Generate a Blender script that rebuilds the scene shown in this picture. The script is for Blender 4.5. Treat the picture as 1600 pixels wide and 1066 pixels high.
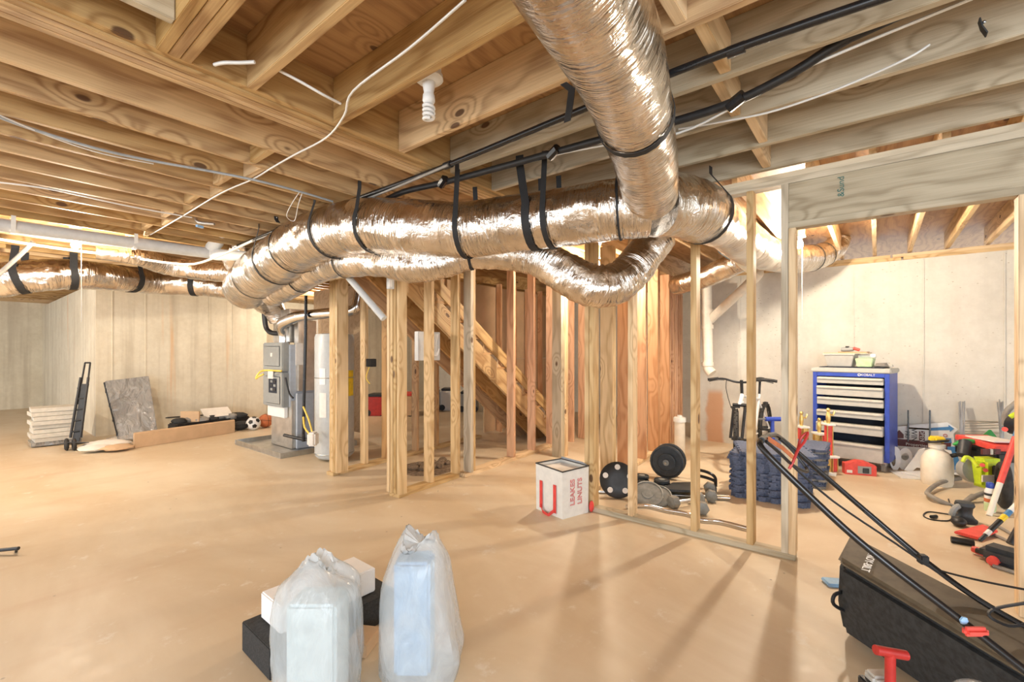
import bpy, bmesh, math, random
from mathutils import Vector, Matrix
R = random.Random(7)
PI = math.pi
SC = bpy.context.scene
COL = SC.collection
for o in list(bpy.data.objects):
    bpy.data.objects.remove(o)

# ------------------------------------------------------------------ camera (16 mm, level, shifted)
F, CX, HY, H = 712.0, 800.0, 550.0, 1.35
YAW = math.atan2(570, 712)
FW = Vector((math.cos(YAW), math.sin(YAW), 0)); RT = Vector((math.sin(YAW), -math.cos(YAW), 0))
cd = bpy.data.cameras.new('camera'); cam = bpy.data.objects.new('camera', cd); COL.objects.link(cam)
cd.sensor_width = 36.0; cd.lens = F / 1600 * 36.0; cd.shift_y = (HY - 533) / 1600.0; cd.clip_start = 0.02
cam.location = (0, 0, H)
cam.rotation_euler = (PI / 2, 0, YAW - PI / 2)
SC.camera = cam

def ray(px, py): return FW + RT * ((px - CX) / F) + Vector((0, 0, (HY - py) / F))
def at(px, py, t): return Vector((0, 0, H)) + ray(px, py) * t
def gz(px, py, z=0.0):
    d = ray(px, py); return at(px, py, (z - H) / d.z)

# ------------------------------------------------------------------ world, lights, exposure
w = bpy.data.worlds.new('world'); SC.world = w; w.use_nodes = True
w.node_tree.nodes['Background'].inputs[0].default_value = (0.93, 0.97, 1.0, 1)
w.node_tree.nodes['Background'].inputs[1].default_value = 1.7
SC.view_settings.view_transform = 'Standard'; SC.view_settings.look = 'None'
SC.view_settings.gamma = 1.0; SC.view_settings.use_curve_mapping = False
SC.view_settings.exposure = 0.46

def lamp(name, loc, power, color, radius):
    l = bpy.data.lights.new(name, 'POINT'); l.energy = power; l.color = color; l.shadow_soft_size = radius
    o = bpy.data.objects.new(name, l); o.location = loc; COL.objects.link(o); return o
def area(name, loc, target, sx, sy, power, color):
    l = bpy.data.lights.new(name, 'AREA'); l.shape = 'RECTANGLE'; l.size = sx; l.size_y = sy; l.energy = power; l.color = color
    o = bpy.data.objects.new(name, l); o.location = loc
    o.rotation_euler = (Vector(target) - Vector(loc)).to_track_quat('-Z', 'Y').to_euler(); COL.objects.link(o); return o
BULB_R = Vector((5.40, 0.61, 2.43)); BULB_L = Vector((0.81, 6.11, 2.394)); BULB_M = Vector((4.90, 2.62, 2.40))
WARM = (1.0, 0.87, 0.70)
area('rear_cool_fill', (-3.2, -2.6, 1.5), (3.0, 2.6, 1.5), 3.6, 2.2, 175, (0.80, 0.90, 1.0))  # added cool fill light behind the camera, no doorway is there

# ------------------------------------------------------------------ materials
def newmat(name):
    m = bpy.data.materials.new(name); m.use_nodes = True
    nt = m.node_tree; return m, nt, nt.nodes['Principled BSDF']
def N(nt, t, **kw):
    n = nt.nodes.new(t)
    for k, v in kw.items(): setattr(n, k, v)
    return n
def mth(nt, op, a, b=None, c=None, clamp=False):
    n = N(nt, 'ShaderNodeMath', operation=op); n.use_clamp = clamp
    for i, v in enumerate((a, b, c)):
        if v is None: continue
        if isinstance(v, (int, float)): n.inputs[i].default_value = v
        else: nt.links.new(v, n.inputs[i])
    return n.outputs[0]
def mixc(nt, fac, a, b):
    n = N(nt, 'ShaderNodeMix', data_type='RGBA')
    for i, v in ((0, fac), (6, a), (7, b)):
        if isinstance(v, (int, float)): n.inputs[i].default_value = v
        elif isinstance(v, tuple): n.inputs[i].default_value = (*v[:3], 1)
        else: nt.links.new(v, n.inputs[i])
    return n.outputs[2]
def ramp(nt, v, lo, hi):
    n = N(nt, 'ShaderNodeMapRange'); n.interpolation_type = 'SMOOTHSTEP'
    nt.links.new(v, n.inputs[0]); n.inputs[1].default_value = lo; n.inputs[2].default_value = hi
    return n.outputs[0]
def coords(nt, scale=(1, 1, 1), rnd=True, kind='Object'):
    tc = N(nt, 'ShaderNodeTexCoord'); v = tc.outputs[kind]
    if rnd:
        oi = N(nt, 'ShaderNodeObjectInfo'); cb = N(nt, 'ShaderNodeCombineXYZ')
        for i, k in enumerate((37.0, 91.0, 53.0)): nt.links.new(mth(nt, 'MULTIPLY', oi.outputs['Random'], k), cb.inputs[i])
        ad = N(nt, 'ShaderNodeVectorMath', operation='ADD'); nt.links.new(v, ad.inputs[0]); nt.links.new(cb.outputs[0], ad.inputs[1]); v = ad.outputs[0]
    return v
def vscale(nt, v, s):
    n = N(nt, 'ShaderNodeVectorMath', operation='MULTIPLY'); nt.links.new(v, n.inputs[0]); n.inputs[1].default_value = s; return n.outputs[0]
def noise(nt, v, scale, detail=3, rough=.5, dist=0):
    n = N(nt, 'ShaderNodeTexNoise'); nt.links.new(v, n.inputs['Vector']); n.inputs['Scale'].default_value = scale
    n.inputs['Detail'].default_value = detail; n.inputs['Roughness'].default_value = rough; n.inputs['Distortion'].default_value = dist
    return n.outputs[0]
def vor(nt, v, scale, feature='F1'):
    n = N(nt, 'ShaderNodeTexVoronoi', feature=feature); nt.links.new(v, n.inputs['Vector']); n.inputs['Scale'].default_value = scale
    return n.outputs['Distance']
def bump(nt, bs, h, strength, dist=.01):
    b = N(nt, 'ShaderNodeBump'); b.inputs['Strength'].default_value = strength; b.inputs['Distance'].default_value = dist
    nt.links.new(h, b.inputs['Height']); nt.links.new(b.outputs[0], bs.inputs['Normal'])

def plain(name, c, rough=.5, metal=0.0, var=.12, nscale=18, spec=None, bmp=0.0):
    m, nt, bs = newmat(name)
    v = coords(nt); n = noise(nt, v, nscale, 4, .6)
    f = ramp(nt, n, .3, .7)
    nt.links.new(mixc(nt, f, tuple(x * (1 - var) for x in c), tuple(min(1, x * (1 + var)) for x in c)), bs.inputs['Base Color'])
    bs.inputs['Roughness'].default_value = rough; bs.inputs['Metallic'].default_value = metal
    if bmp: bump(nt, bs, n, bmp, .01)
    return m
def wood(name, light, dark, knot=(0.10, 0.045, 0.02), knots=True, rough=.6):
    m, nt, bs = newmat(name)
    p = coords(nt)
    kd = vor(nt, vscale(nt, p, (2.3, 4.6, 4.6)), 1.0)
    kn = mth(nt, 'SUBTRACT', 1.0, ramp(nt, kd, .0, .42))
    warp = noise(nt, vscale(nt, p, (1.3, 5, 5)), 1.0, 2)
    sx = N(nt, 'ShaderNodeSeparateXYZ'); nt.links.new(p, sx.inputs[0])
    yz = mth(nt, 'ADD', mth(nt, 'MULTIPLY', sx.outputs[1], 55.0), mth(nt, 'MULTIPLY', sx.outputs[2], 48.0))
    ph = mth(nt, 'ADD', mth(nt, 'ADD', yz, mth(nt, 'MULTIPLY', warp, 26.0)), mth(nt, 'MULTIPLY', kn, 16.0))
    g = mth(nt, 'MULTIPLY_ADD', mth(nt, 'SINE', ph), .5, .5)
    g = mth(nt, 'POWER', g, 2.2)
    fine = noise(nt, vscale(nt, p, (3, 120, 120)), 1.0, 3, .6)
    f = mth(nt, 'ADD', mth(nt, 'MULTIPLY', g, .62), mth(nt, 'MULTIPLY', ramp(nt, fine, .3, .75), .38))
    blot = noise(nt, vscale(nt, p, (.8, 3, 3)), 1.0, 2)
    f = mth(nt, 'ADD', f, mth(nt, 'MULTIPLY_ADD', blot, .6, -.3), clamp=True)
    c = mixc(nt, f, light, dark)
    oi = N(nt, 'ShaderNodeObjectInfo')
    hsv = N(nt, 'ShaderNodeHueSaturation'); nt.links.new(c, hsv.inputs['Color'])
    nt.links.new(mth(nt, 'MULTIPLY_ADD', oi.outputs['Random'], .34, .83), hsv.inputs['Value'])
    nt.links.new(mth(nt, 'MULTIPLY_ADD', oi.outputs['Random'], -.25, 1.1), hsv.inputs['Saturation'])
    c = hsv.outputs[0]
    if knots:
        kk = mth(nt, 'SUBTRACT', 1.0, ramp(nt, kd, .07, .10))
        c = mixc(nt, mth(nt, 'MULTIPLY', kk, .92), c, knot)
    nt.links.new(c, bs.inputs['Base Color']); bs.inputs['Roughness'].default_value = rough
    bump(nt, bs, mth(nt, 'ADD', f, fine), .15, .004)
    return m
def foil(name, tint=(.83, .77, .70), k=1.0):
    m, nt, bs = newmat(name)
    tc = N(nt, 'ShaderNodeTexCoord'); uv = tc.outputs['UV']; ob = coords(nt)
    a = noise(nt, vscale(nt, uv, (20, 2.6, 1)), 1.0, 3, .55, .9)
    b = noise(nt, ob, 16, 4, .6, .8)
    c2 = noise(nt, vscale(nt, uv, (70, 5, 1)), 1.0, 2, .5, .5)
    gate = ramp(nt, noise(nt, ob, 3.2, 2), .38, .62)
    h = mth(nt, 'ADD', mth(nt, 'MULTIPLY', mth(nt, 'MULTIPLY_ADD', a, 1.0, mth(nt, 'MULTIPLY', c2, .45)), mth(nt, 'MULTIPLY_ADD', gate, .85, .15)), mth(nt, 'MULTIPLY', b, .22))
    bump(nt, bs, h, .75 * k, .045)
    col = mixc(nt, ramp(nt, noise(nt, ob, 5, 3), .35, .7), tint, tuple(x * .8 for x in tint))
    nt.links.new(col, bs.inputs['Base Color'])
    bs.inputs['Metallic'].default_value = 1.0; bs.inputs['Roughness'].default_value = .20
    return m
def concrete(name, a, b, streak=0.0, rust=0.0, pits=.5, stain=None):
    m, nt, bs = newmat(name)
    p = coords(nt, rnd=False)
    n1 = noise(nt, p, 1.6, 5, .62); n2 = noise(nt, p, 14, 4, .65)
    f = mth(nt, 'ADD', mth(nt, 'MULTIPLY', ramp(nt, n1, .3, .7), .65), mth(nt, 'MULTIPLY', ramp(nt, n2, .3, .7), .35))
    c = mixc(nt, f, a, b)
    if streak:
        s = noise(nt, vscale(nt, p, (5.5, 5.5, .22)), 1.0, 4, .6)
        c = mixc(nt, mth(nt, 'MULTIPLY', ramp(nt, s, .45, .72), streak), c, (.42, .35, .25))
    if rust:
        s = noise(nt, vscale(nt, p, (3.4, 3.4, .10)), 1.0, 3, .7); t = noise(nt, vscale(nt, p, (.7, .7, .5)), 1.0, 1)
        s = mth(nt, 'MULTIPLY', ramp(nt, s, .60, .70), ramp(nt, t, .45, .6))
        c = mixc(nt, mth(nt, 'MULTIPLY', s, rust), c, (.72, .38, .14))
    if pits:
        d = vor(nt, vscale(nt, p, (1, 1, 1.6)), 15)
        k = mth(nt, 'SUBTRACT', 1.0, ramp(nt, d, .07, .16))
        g = ramp(nt, noise(nt, p, 3.0, 2), .45, .6)
        c = mixc(nt, mth(nt, 'MULTIPLY', mth(nt, 'MULTIPLY', k, g), pits), c, (.36, .30, .22))
        sp = ramp(nt, noise(nt, vscale(nt, p, (1.1, .9, .8)), 1.0, 2), .70, .74)
        c = mixc(nt, mth(nt, 'MULTIPLY', sp, .4 * pits), c, (.75, .45, .28))
    if stain:      # clay seep below the drain stack: (y, half width, top z)
        sp_ = N(nt, 'ShaderNodeSeparateXYZ'); nt.links.new(p, sp_.inputs[0])
        dy = mth(nt, 'ABSOLUTE', mth(nt, 'SUBTRACT', mth(nt, 'ADD', sp_.outputs[1], mth(nt, 'MULTIPLY_ADD', noise(nt, p, 5, 3), .12, -.06)), stain[0]))
        k = mth(nt, 'MULTIPLY', mth(nt, 'SUBTRACT', 1.0, ramp(nt, dy, stain[1] * .6, stain[1])), mth(nt, 'SUBTRACT', 1.0, ramp(nt, sp_.outputs[2], stain[2] - .12, stain[2])))
        c = mixc(nt, mth(nt, 'MULTIPLY', k, .85), c, (.62, .33, .17))
    nt.links.new(c, bs.inputs['Base Color']); bs.inputs['Roughness'].default_value = .85
    bump(nt, bs, mth(nt, 'ADD', n2, n1), .25, .01)
    return m
def floor_mat():
    m, nt, bs = newmat('clay_stained_concrete')
    p = coords(nt, rnd=False)
    n1 = noise(nt, vscale(nt, p, (1, .45, 1)), 1.1, 6, .62, .6); n2 = noise(nt, p, 5, 5, .7); n3 = noise(nt, vscale(nt, p, (.6, 2.2, 1)), 1.0, 4, .6)
    c = mixc(nt, ramp(nt, n1, .32, .68), (.62, .485, .32), (.72, .61, .45))
    c = mixc(nt, mth(nt, 'MULTIPLY', ramp(nt, n3, .52, .75), .5), c, (.56, .385, .235))
    c = mixc(nt, mth(nt, 'MULTIPLY', ramp(nt, n2, .58, .72), .6), c, (.80, .75, .66))
    d = vor(nt, p, 5.5); k = mth(nt, 'SUBTRACT', 1.0, ramp(nt, d, .02, .055))
    g = ramp(nt, noise(nt, p, 1.7, 2), .5, .6)
    c = mixc(nt, mth(nt, 'MULTIPLY', mth(nt, 'MULTIPLY', k, g), .8), c, (.12, .09, .06))
    nt.links.new(c, bs.inputs['Base Color'])
    nt.links.new(mth(nt, 'MULTIPLY_ADD', n2, .35, .28), bs.inputs['Roughness'])
    bump(nt, bs, n2, .06, .01)
    return m
def emit(name, c, s):
    m, nt, bs = newmat(name); bs.inputs['Base Color'].default_value = (*c, 1)
    bs.inputs['Emission Color'].default_value = (*c, 1); bs.inputs['Emission Strength'].default_value = s; return m
def film(name, c, alpha, rough=.25):
    m, nt, bs = newmat(name); p = coords(nt); n = noise(nt, vscale(nt, p, (1, 1, .45)), 13, 4, .55, .6)
    bs.inputs['Base Color'].default_value = (*c, 1); bs.inputs['Roughness'].default_value = rough
    nt.links.new(mth(nt, 'MULTIPLY_ADD', ramp(nt, n, .3, .7), .12, alpha, clamp=True), bs.inputs['Alpha'])
    bump(nt, bs, n, .7, .02); return m
M = {}
M['joist'] = wood('golden_pine', (.62, .415, .19), (.32, .17, .058))
M['stud'] = wood('pale_pine', (.72, .52, .28), (.46, .28, .115))
M['redstud'] = wood('warm_lit_pine', (.68, .39, .21), (.46, .22, .10))  # warm lamp light painted into the stud colour as a redder tone
M['grey'] = wood('weathered_pine', (.60, .52, .38), (.36, .29, .19))
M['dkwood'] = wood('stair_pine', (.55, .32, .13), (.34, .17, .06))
M['ply'] = wood('subfloor_plywood', (.46, .26, .095), (.29, .14, .045), knots=True)
M['osb'] = wood('brown_board', (.55, .38, .22), (.42, .27, .14), knots=False)
M['board'] = plain('tan_wallboard', (.58, .40, .235), .8, var=.08, nscale=3)
M['foil'] = foil('crinkled_foil'); M['foil2'] = foil('tight_foil', (.80, .74, .67), .7)
M['conc_l'] = concrete('streaked_concrete', (.64, .57, .44), (.78, .72, .58), .5, .55, .15)
M['conc_r'] = concrete('pitted_concrete', (.60, .57, .50), (.72, .69, .61), .1, 0, .75, (1.90, .14, .82))
M['floor'] = floor_mat()
M['black'] = plain('black_plastic', (.016, .016, .017), .45, var=.3)
M['blackmetal'] = plain('black_gloss', (.012, .012, .013), .25, var=.2)
M['rubber'] = plain('tyre_rubber', (.03, .028, .026), .75, var=.3)
M['strap'] = plain('black_webbing', (.015, .015, .016), .7, var=.2)
M['pvc'] = plain('white_pvc', (.80, .80, .76), .35, var=.04)
M['pvcgrey'] = plain('grey_white_pvc', (.60, .61, .60), .35, var=.05)
M['cream'] = plain('cream_plastic', (.82, .76, .64), .45, var=.05)
M['white'] = plain('white_plastic', (.82, .82, .80), .4, var=.03)
M['foam'] = plain('styrofoam', (.90, .90, .90), .8, var=.02, nscale=120, bmp=.1)
M['blackfoam'] = plain('black_foam', (.035, .035, .035), .9, var=.3, nscale=100, bmp=.2)
M['steel'] = plain('galvanised_steel', (.55, .57, .58), .35, 1.0, .12, 9)
M['chrome'] = plain('chrome', (.75, .76, .78), .15, 1.0, .04)
M['tin'] = plain('sheet_metal', (.62, .58, .52), .4, .8, .15, 5)
M['hvac'] = plain('grey_enamel', (.30, .31, .30), .45, var=.05)
M['hvac2'] = plain('blue_grey_enamel', (.42, .46, .52), .4, var=.06)
M['heater'] = plain('heater_grey', (.50, .52, .52), .35, var=.05)
M['yellow'] = plain('yellow_plastic', (.85, .62, .03), .45)
M['gasyellow'] = plain('yellow_gas_line', (.85, .60, .10), .45)
M['red'] = plain('red_plastic', (.45, .025, .02), .4)
M['redweb'] = plain('red_webbing', (.70, .06, .05), .7)
M['brightred'] = plain('bright_red', (.75, .08, .06), .5)
M['blue'] = plain('blue_enamel', (.035, .075, .42), .35, var=.1)
M['ltblue'] = plain('light_blue', (.30, .52, .78), .5)
M['signblue'] = plain('sign_blue', (.06, .22, .45), .5)
M['maroon'] = plain('maroon_print', (.12, .03, .03), .5)
M['drawer'] = plain('drawer_grey', (.47, .46, .42), .4, var=.05)
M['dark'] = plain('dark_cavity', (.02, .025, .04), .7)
M['lime'] = plain('lime_green', (.55, .70, .03), .4)
M['green'] = plain('green_plastic', (.03, .30, .06), .5)
M['ltgreen'] = plain('pale_green', (.55, .72, .42), .4)
M['gold'] = plain('gold_plastic', (.80, .60, .22), .3, .8)
M['orange'] = plain('basketball_orange', (.58, .17, .06), .6)
M['cardboard'] = plain('cardboard', (.62, .42, .25), .8, var=.06, nscale=6)
M['paper'] = plain('paper', (.80, .76, .70), .8, var=.04)
M['tile'] = plain('tile_board', (.60, .57, .50), .7, var=.08)
M['bagcloth'] = plain('canvas_white', (.72, .70, .65), .8, var=.05, bmp=.2)
M['bagtop'] = plain('catcher_top', (.13, .105, .07), .7, var=.15, bmp=.1)
M['bagside'] = plain('catcher_cloth', (.030, .033, .036), .8, var=.35, nscale=40, bmp=.2)
M['matblue'] = plain('slate_foam_mat', (.10, .125, .20), .85, var=.25, nscale=60)
M['iron'] = plain('cast_iron', (.045, .05, .055), .5, .3, .2)
M['ironface'] = plain('painted_iron', (.22, .22, .20), .5, .2, .2)
M['grip'] = plain('grey_sheath', (.28, .26, .23), .6)
M['dirt'] = plain('dark_rubble', (.20, .14, .09), .95, var=.4, nscale=30, bmp=.4)
M['teal'] = plain('pale_teal', (.62, .74, .76), .5)
M['stamp'] = plain('ink_stamp', (.05, .16, .14), .7)
M['film'] = film('clear_film', (.85, .86, .86), .18, .12)
M['bagfilm'] = film('milky_film', (.66, .71, .73), .42, .16)
M['wrap'] = None
def wrapmat():
    m, nt, bs = newmat('plastic_wrapped_grey'); p = coords(nt); n = noise(nt, vscale(nt, p, (1, 1, .5)), 8, 3, .5, .5)
    nt.links.new(mixc(nt, ramp(nt, n, .45, .62), (.30, .29, .275), (.33, .32, .30)), bs.inputs['Base Color'])
    bs.inputs['Roughness'].default_value = .10; bs.inputs['Coat Weight'].default_value = .6
    bump(nt, bs, n, 1.0, .07); return m
M['wrap'] = wrapmat()
M['bulbon'] = emit('lit_bulb', (1.0, .85, .62), 55)
M['cable'] = plain('white_cable', (.75, .74, .70), .5, var=.05)
M['cablegrey'] = plain('grey_cable', (.35, .37, .38), .5)

# ------------------------------------------------------------------ mesh helpers
def frame(d):
    d = d.normalized(); up = Vector((0, 0, 1)) if abs(d.z) < .95 else Vector((1, 0, 0))
    s = d.cross(up).normalized(); return s, s.cross(d).normalized()
def smoothpath(pts, n=8):
    pts = [Vector(p) for p in pts]
    if len(pts) < 3 or n <= 1: return pts
    out = []
    for i in range(len(pts) - 1):
        p0 = pts[max(i - 1, 0)]; p1 = pts[i]; p2 = pts[i + 1]; p3 = pts[min(i + 2, len(pts) - 1)]
        for k in range(n):
            t = k / n
            out.append(.5 * ((2 * p1) + (p2 - p0) * t + (2 * p0 - 5 * p1 + 4 * p2 - p3) * t * t + (3 * p1 - p0 - 3 * p2 + p3) * t ** 3))
    out.append(pts[-1]); return out
class MB:
    def __init__(s): s.v = []; s.f = []; s.uv = []
    def add(s, vs, fs, uvs=None):
        o = len(s.v); s.v += [Vector(v) for v in vs]
        for i, f in enumerate(fs):
            s.f.append([o + k for k in f]); s.uv.append(uvs[i] if uvs else [(0, 0)] * len(f))
        return s
    def box(s, c, d, rot=None, taper=1.0):
        x, y, z = d[0] / 2, d[1] / 2, d[2] / 2
        vs = [Vector((a * x * (taper if cz < 0 else 1), b * y * (taper if cz < 0 else 1), cz * z)) for cz in (-1, 1) for a, b in ((-1, -1), (1, -1), (1, 1), (-1, 1))]
        if rot is not None:
            m = rot if isinstance(rot, Matrix) else Matrix.Rotation(rot, 3, 'Z'); vs = [m @ v for v in vs]
        c = Vector(c)
        return s.add([v + c for v in vs], [(3, 2, 1, 0), (4, 5, 6, 7), (0, 1, 5, 4), (1, 2, 6, 5), (2, 3, 7, 6), (3, 0, 4, 7)])
    def hexa(s, p8):
        return s.add(p8, [(3, 2, 1, 0), (4, 5, 6, 7), (0, 1, 5, 4), (1, 2, 6, 5), (2, 3, 7, 6), (3, 0, 4, 7)])
    def cyl(s, p0, p1, r0, r1=None, seg=14, cap=True):
        return s.tube([p0, p1], [r0, r0 if r1 is None else r1], seg, 1, cap)
    def tube(s, pts, r, seg=8, sm=6, cap=True, wob=0.0, flat=None):
        n0 = len(pts)
        if isinstance(r, (int, float)): r = [r] * n0
        rr = [Vector((x, 0, 0)) for x in r]
        P = smoothpath(pts, sm); RR = [v.x for v in smoothpath(rr, sm)]
        if len(RR) != len(P): RR = [r[0]] * len(P)
        vs = []; fs = []; uvs = []; L = 0.0; prev = None; Ls = []
        for i, p in enumerate(P):
            d = (P[min(i + 1, len(P) - 1)] - P[max(i - 1, 0)])
            a, b = frame(d)
            if prev is not None:
                dn = d.normalized(); a = (prev - dn * prev.dot(dn)).normalized(); b = a.cross(dn) * -1
                b = dn.cross(a) * -1
            prev = a
            if i: L += (p - P[i - 1]).length
            Ls.append(L)
            rad = RR[i] * (1 + wob * R.uniform(-1, 1))
            for k in range(seg):
                t = 2 * PI * k / seg
                q = rad * (1 + (wob * .6 * R.uniform(-1, 1) if wob else 0))
                fa, fb = flat if flat else (1, 1)
                vs.append(p + a * math.cos(t) * q * fa + b * math.sin(t) * q * fb)
        for i in range(len(P) - 1):
            for k in range(seg):
                k2 = (k + 1) % seg
                fs.append((i * seg + k, (i + 1) * seg + k, (i + 1) * seg + k2, i * seg + k2))
                uvs.append([(Ls[i], k / seg), (Ls[i + 1], k / seg), (Ls[i + 1], (k + 1) / seg), (Ls[i], (k + 1) / seg)])
        if cap:
            fs.append(tuple(range(seg))); uvs.append([(0, 0)] * seg)
            fs.append(tuple(reversed(range((len(P) - 1) * seg, len(P) * seg)))); uvs.append([(0, 0)] * seg)
        return s.add(vs, fs, uvs)
    def lathe(s, prof, c=(0, 0, 0), seg=20, axis=None):
        c = Vector(c); m = Matrix.Identity(3)
        if axis is not None: m = Vector((0, 0, 1)).rotation_difference(Vector(axis)).to_matrix()
        vs = []; fs = []
        for r, z in prof:
            for k in range(seg): vs.append(c + m @ Vector((r * math.cos(2 * PI * k / seg), r * math.sin(2 * PI * k / seg), z)))
        n = len(prof)
        for i in range(n - 1):
            for k in range(seg):
                k2 = (k + 1) % seg; fs.append((i * seg + k, i * seg + k2, (i + 1) * seg + k2, (i + 1) * seg + k))
        fs.append(tuple(reversed(range(seg)))); fs.append(tuple(range((n - 1) * seg, n * seg)))
        return s.add(vs, fs)
    def prism(s, poly, o, ux, uy, th):
        o = Vector(o); ux = Vector(ux).normalized(); uy = Vector(uy).normalized(); nz = ux.cross(uy).normalized()
        n = len(poly); a = [o + ux * x + uy * y for x, y in poly]; b = [p + nz * th for p in a]
        return s.add(a + b, [tuple(reversed(range(n))), tuple(range(n, 2 * n))] + [(i, (i + 1) % n, n + (i + 1) % n, n + i) for i in range(n)])
    def torus(s, c, axis, r, q, seg=28, ms=8):
        c = Vector(c); m = Vector((0, 0, 1)).rotation_difference(Vector(axis)).to_matrix(); vs = []; fs = []
        for i in range(seg):
            a = 2 * PI * i / seg
            for k in range(ms):
                t = 2 * PI * k / ms; vs.append(c + m @ Vector(((r + q * math.cos(t)) * math.cos(a), (r + q * math.cos(t)) * math.sin(a), q * math.sin(t))))
        for i in range(seg):
            for k in range(ms):
                fs.append((i * ms + k, ((i + 1) % seg) * ms + k, ((i + 1) % seg) * ms + (k + 1) % ms, i * ms + (k + 1) % ms))
        return s.add(vs, fs)
    def ball(s, c, r, sq=(1, 1, 1), seg=16, rings=10, jit=0.0):
        prof = []; c = Vector(c); vs = []; fs = []
        for i in range(rings + 1):
            a = PI * i / rings
            for k in range(seg):
                j = 1 + jit * R.uniform(-1, 1)
                vs.append(c + Vector((r * sq[0] * math.sin(a) * math.cos(2 * PI * k / seg) * j, r * sq[1] * math.sin(a) * math.sin(2 * PI * k / seg) * j, -r * sq[2] * math.cos(a))))
        for i in range(rings):
            for k in range(seg):
                k2 = (k + 1) % seg; fs.append((i * seg + k, i * seg + k2, (i + 1) * seg + k2, (i + 1) * seg + k))
        return s.add(vs, fs)
    def mesh(s, name, off=Vector((0, 0, 0)), bev=0.0, sub=0):
        me = bpy.data.meshes.new(name); me.from_pydata([tuple(v - off) for v in s.v], [], s.f)
        ul = me.uv_layers.new(name='UVMap'); i = 0
        for uvs in s.uv:
            for u in uvs: ul.data[i].uv = u; i += 1
        if bev or sub:
            bm = bmesh.new(); bm.from_mesh(me)
            if bev:
                bmesh.ops.remove_doubles(bm, verts=bm.verts, dist=1e-5)
                bmesh.ops.bevel(bm, geom=[e for e in bm.edges if e.is_manifold and e.calc_face_angle(0) > .6], offset=bev, segments=2, affect='EDGES', clamp_overlap=True)
            if sub: bmesh.ops.subdivide_edges(bm, edges=bm.edges[:], cuts=sub, use_grid_fill=True, smooth=.0)
            bm.to_mesh(me); bm.free()
        me.polygons.foreach_set('use_smooth', [True] * len(me.polygons)); me.set_sharp_from_angle(angle=.7)
        me.update(); return me
    def build(s, name, mat, parent=None, bev=0.0, world=True, sub=0):
        off = Vector((0, 0, 0)); loc = None
        if parent is None:
            xs = [v.x for v in s.v]; ys = [v.y for v in s.v]; zs = [v.z for v in s.v]
            off = Vector(((min(xs) + max(xs)) / 2, (min(ys) + max(ys)) / 2, min(zs))) if world else off
        elif world: 
            q = parent; 
            while q is not None: off = off + q.location; q = q.parent
        me = s.mesh(name, off, bev, sub); me.materials.append(M[mat] if isinstance(mat, str) else mat)
        o = bpy.data.objects.new(name, me); COL.objects.link(o)
        if parent is None and world: o.location = off
        if parent: o.parent = parent
        return o
def tag(o, label, cat, group=None, kind=None):
    o['label'] = label; o['category'] = cat
    if group: o['group'] = group
    if kind: o['kind'] = kind
    return o
def thing(name, label, cat, loc, rz=0.0, group=None):
    o = bpy.data.objects.new(name, None); COL.objects.link(o); o.location = loc; o.rotation_euler = (0, 0, rz)
    o.empty_display_size = .1
    return tag(o, label, cat, group)
def struct(o, label, cat): o['kind'] = 'structure'; o['label'] = label; o['category'] = cat; return o
LC = {}
def lumber(name, p0, p1, wd, th, mat, parent, up=(0, 0, 1)):
    """board from p0 to p1 (centre line); wd along up, th across"""
    p0 = Vector(p0); p1 = Vector(p1); d = p1 - p0; L = d.length; d.normalize(); up = Vector(up)
    s = up.cross(d).normalized(); u = d.cross(s).normalized()
    key = (round(L, 3), wd, th, mat)
    if key not in LC:
        LC[key] = MB().box((0, 0, 0), (L, th, wd)).mesh(name, bev=.003); LC[key].materials.append(M[mat])
    o = bpy.data.objects.new(name, LC[key]); COL.objects.link(o)
    m = Matrix((d, s, u)).transposed().to_4x4(); m.translation = (p0 + p1) / 2
    if parent:
        o.parent = parent; q = parent; off = Vector((0, 0, 0))
        while q is not None: off += q.location; q = q.parent
        m.translation -= off
    o.matrix_local = m
    return o
def text(body, size, mat, parent, matrix, name='lettering', depth=.0006, outline=False):
    cu = bpy.data.curves.new('t', 'FONT'); cu.body = body; cu.size = size; cu.extrude = depth; cu.align_x = 'CENTER'; cu.align_y = 'CENTER'
    if outline: cu.fill_mode = 'NONE'; cu.bevel_depth = outline; cu.bevel_resolution = 0
    t = bpy.data.objects.new('t', cu); COL.objects.link(t)
    me = bpy.data.meshes.new_from_object(t.evaluated_get(bpy.context.evaluated_depsgraph_get()))
    bpy.data.objects.remove(t); me.name = name; me.materials.clear(); me.materials.append(M[mat])
    o = bpy.data.objects.new(name, me); COL.objects.link(o)
    if parent: o.parent = parent
    o.matrix_local = matrix; return o
def axes(x, y, loc):
    x = Vector(x).normalized(); y = Vector(y); z = x.cross(y).normalized(); y = z.cross(x)
    m = Matrix((x, y, z)).transposed().to_4x4(); m.translation = Vector(loc); return m
def hash01(i): return (math.sin(i * 12.9898) * 43758.5453) % 1.0

# ================================================================== STRUCTURE
JZ, JD = 2.52, 0.235
SUB = JZ + JD
WALLX = 7.25
floor = struct(MB().box((3.2, 5.0, -.05), (14.4, 24.0, .10)).build('floor', 'floor', world=False), 'bare tan clay-stained concrete basement floor', 'floor')
ceil_ = struct(MB().box((3.2, 5.0, SUB + .01), (14.4, 24.0, .02)).build('ceiling', 'ply', world=False), 'plywood subfloor above open pine joists', 'ceiling')
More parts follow.
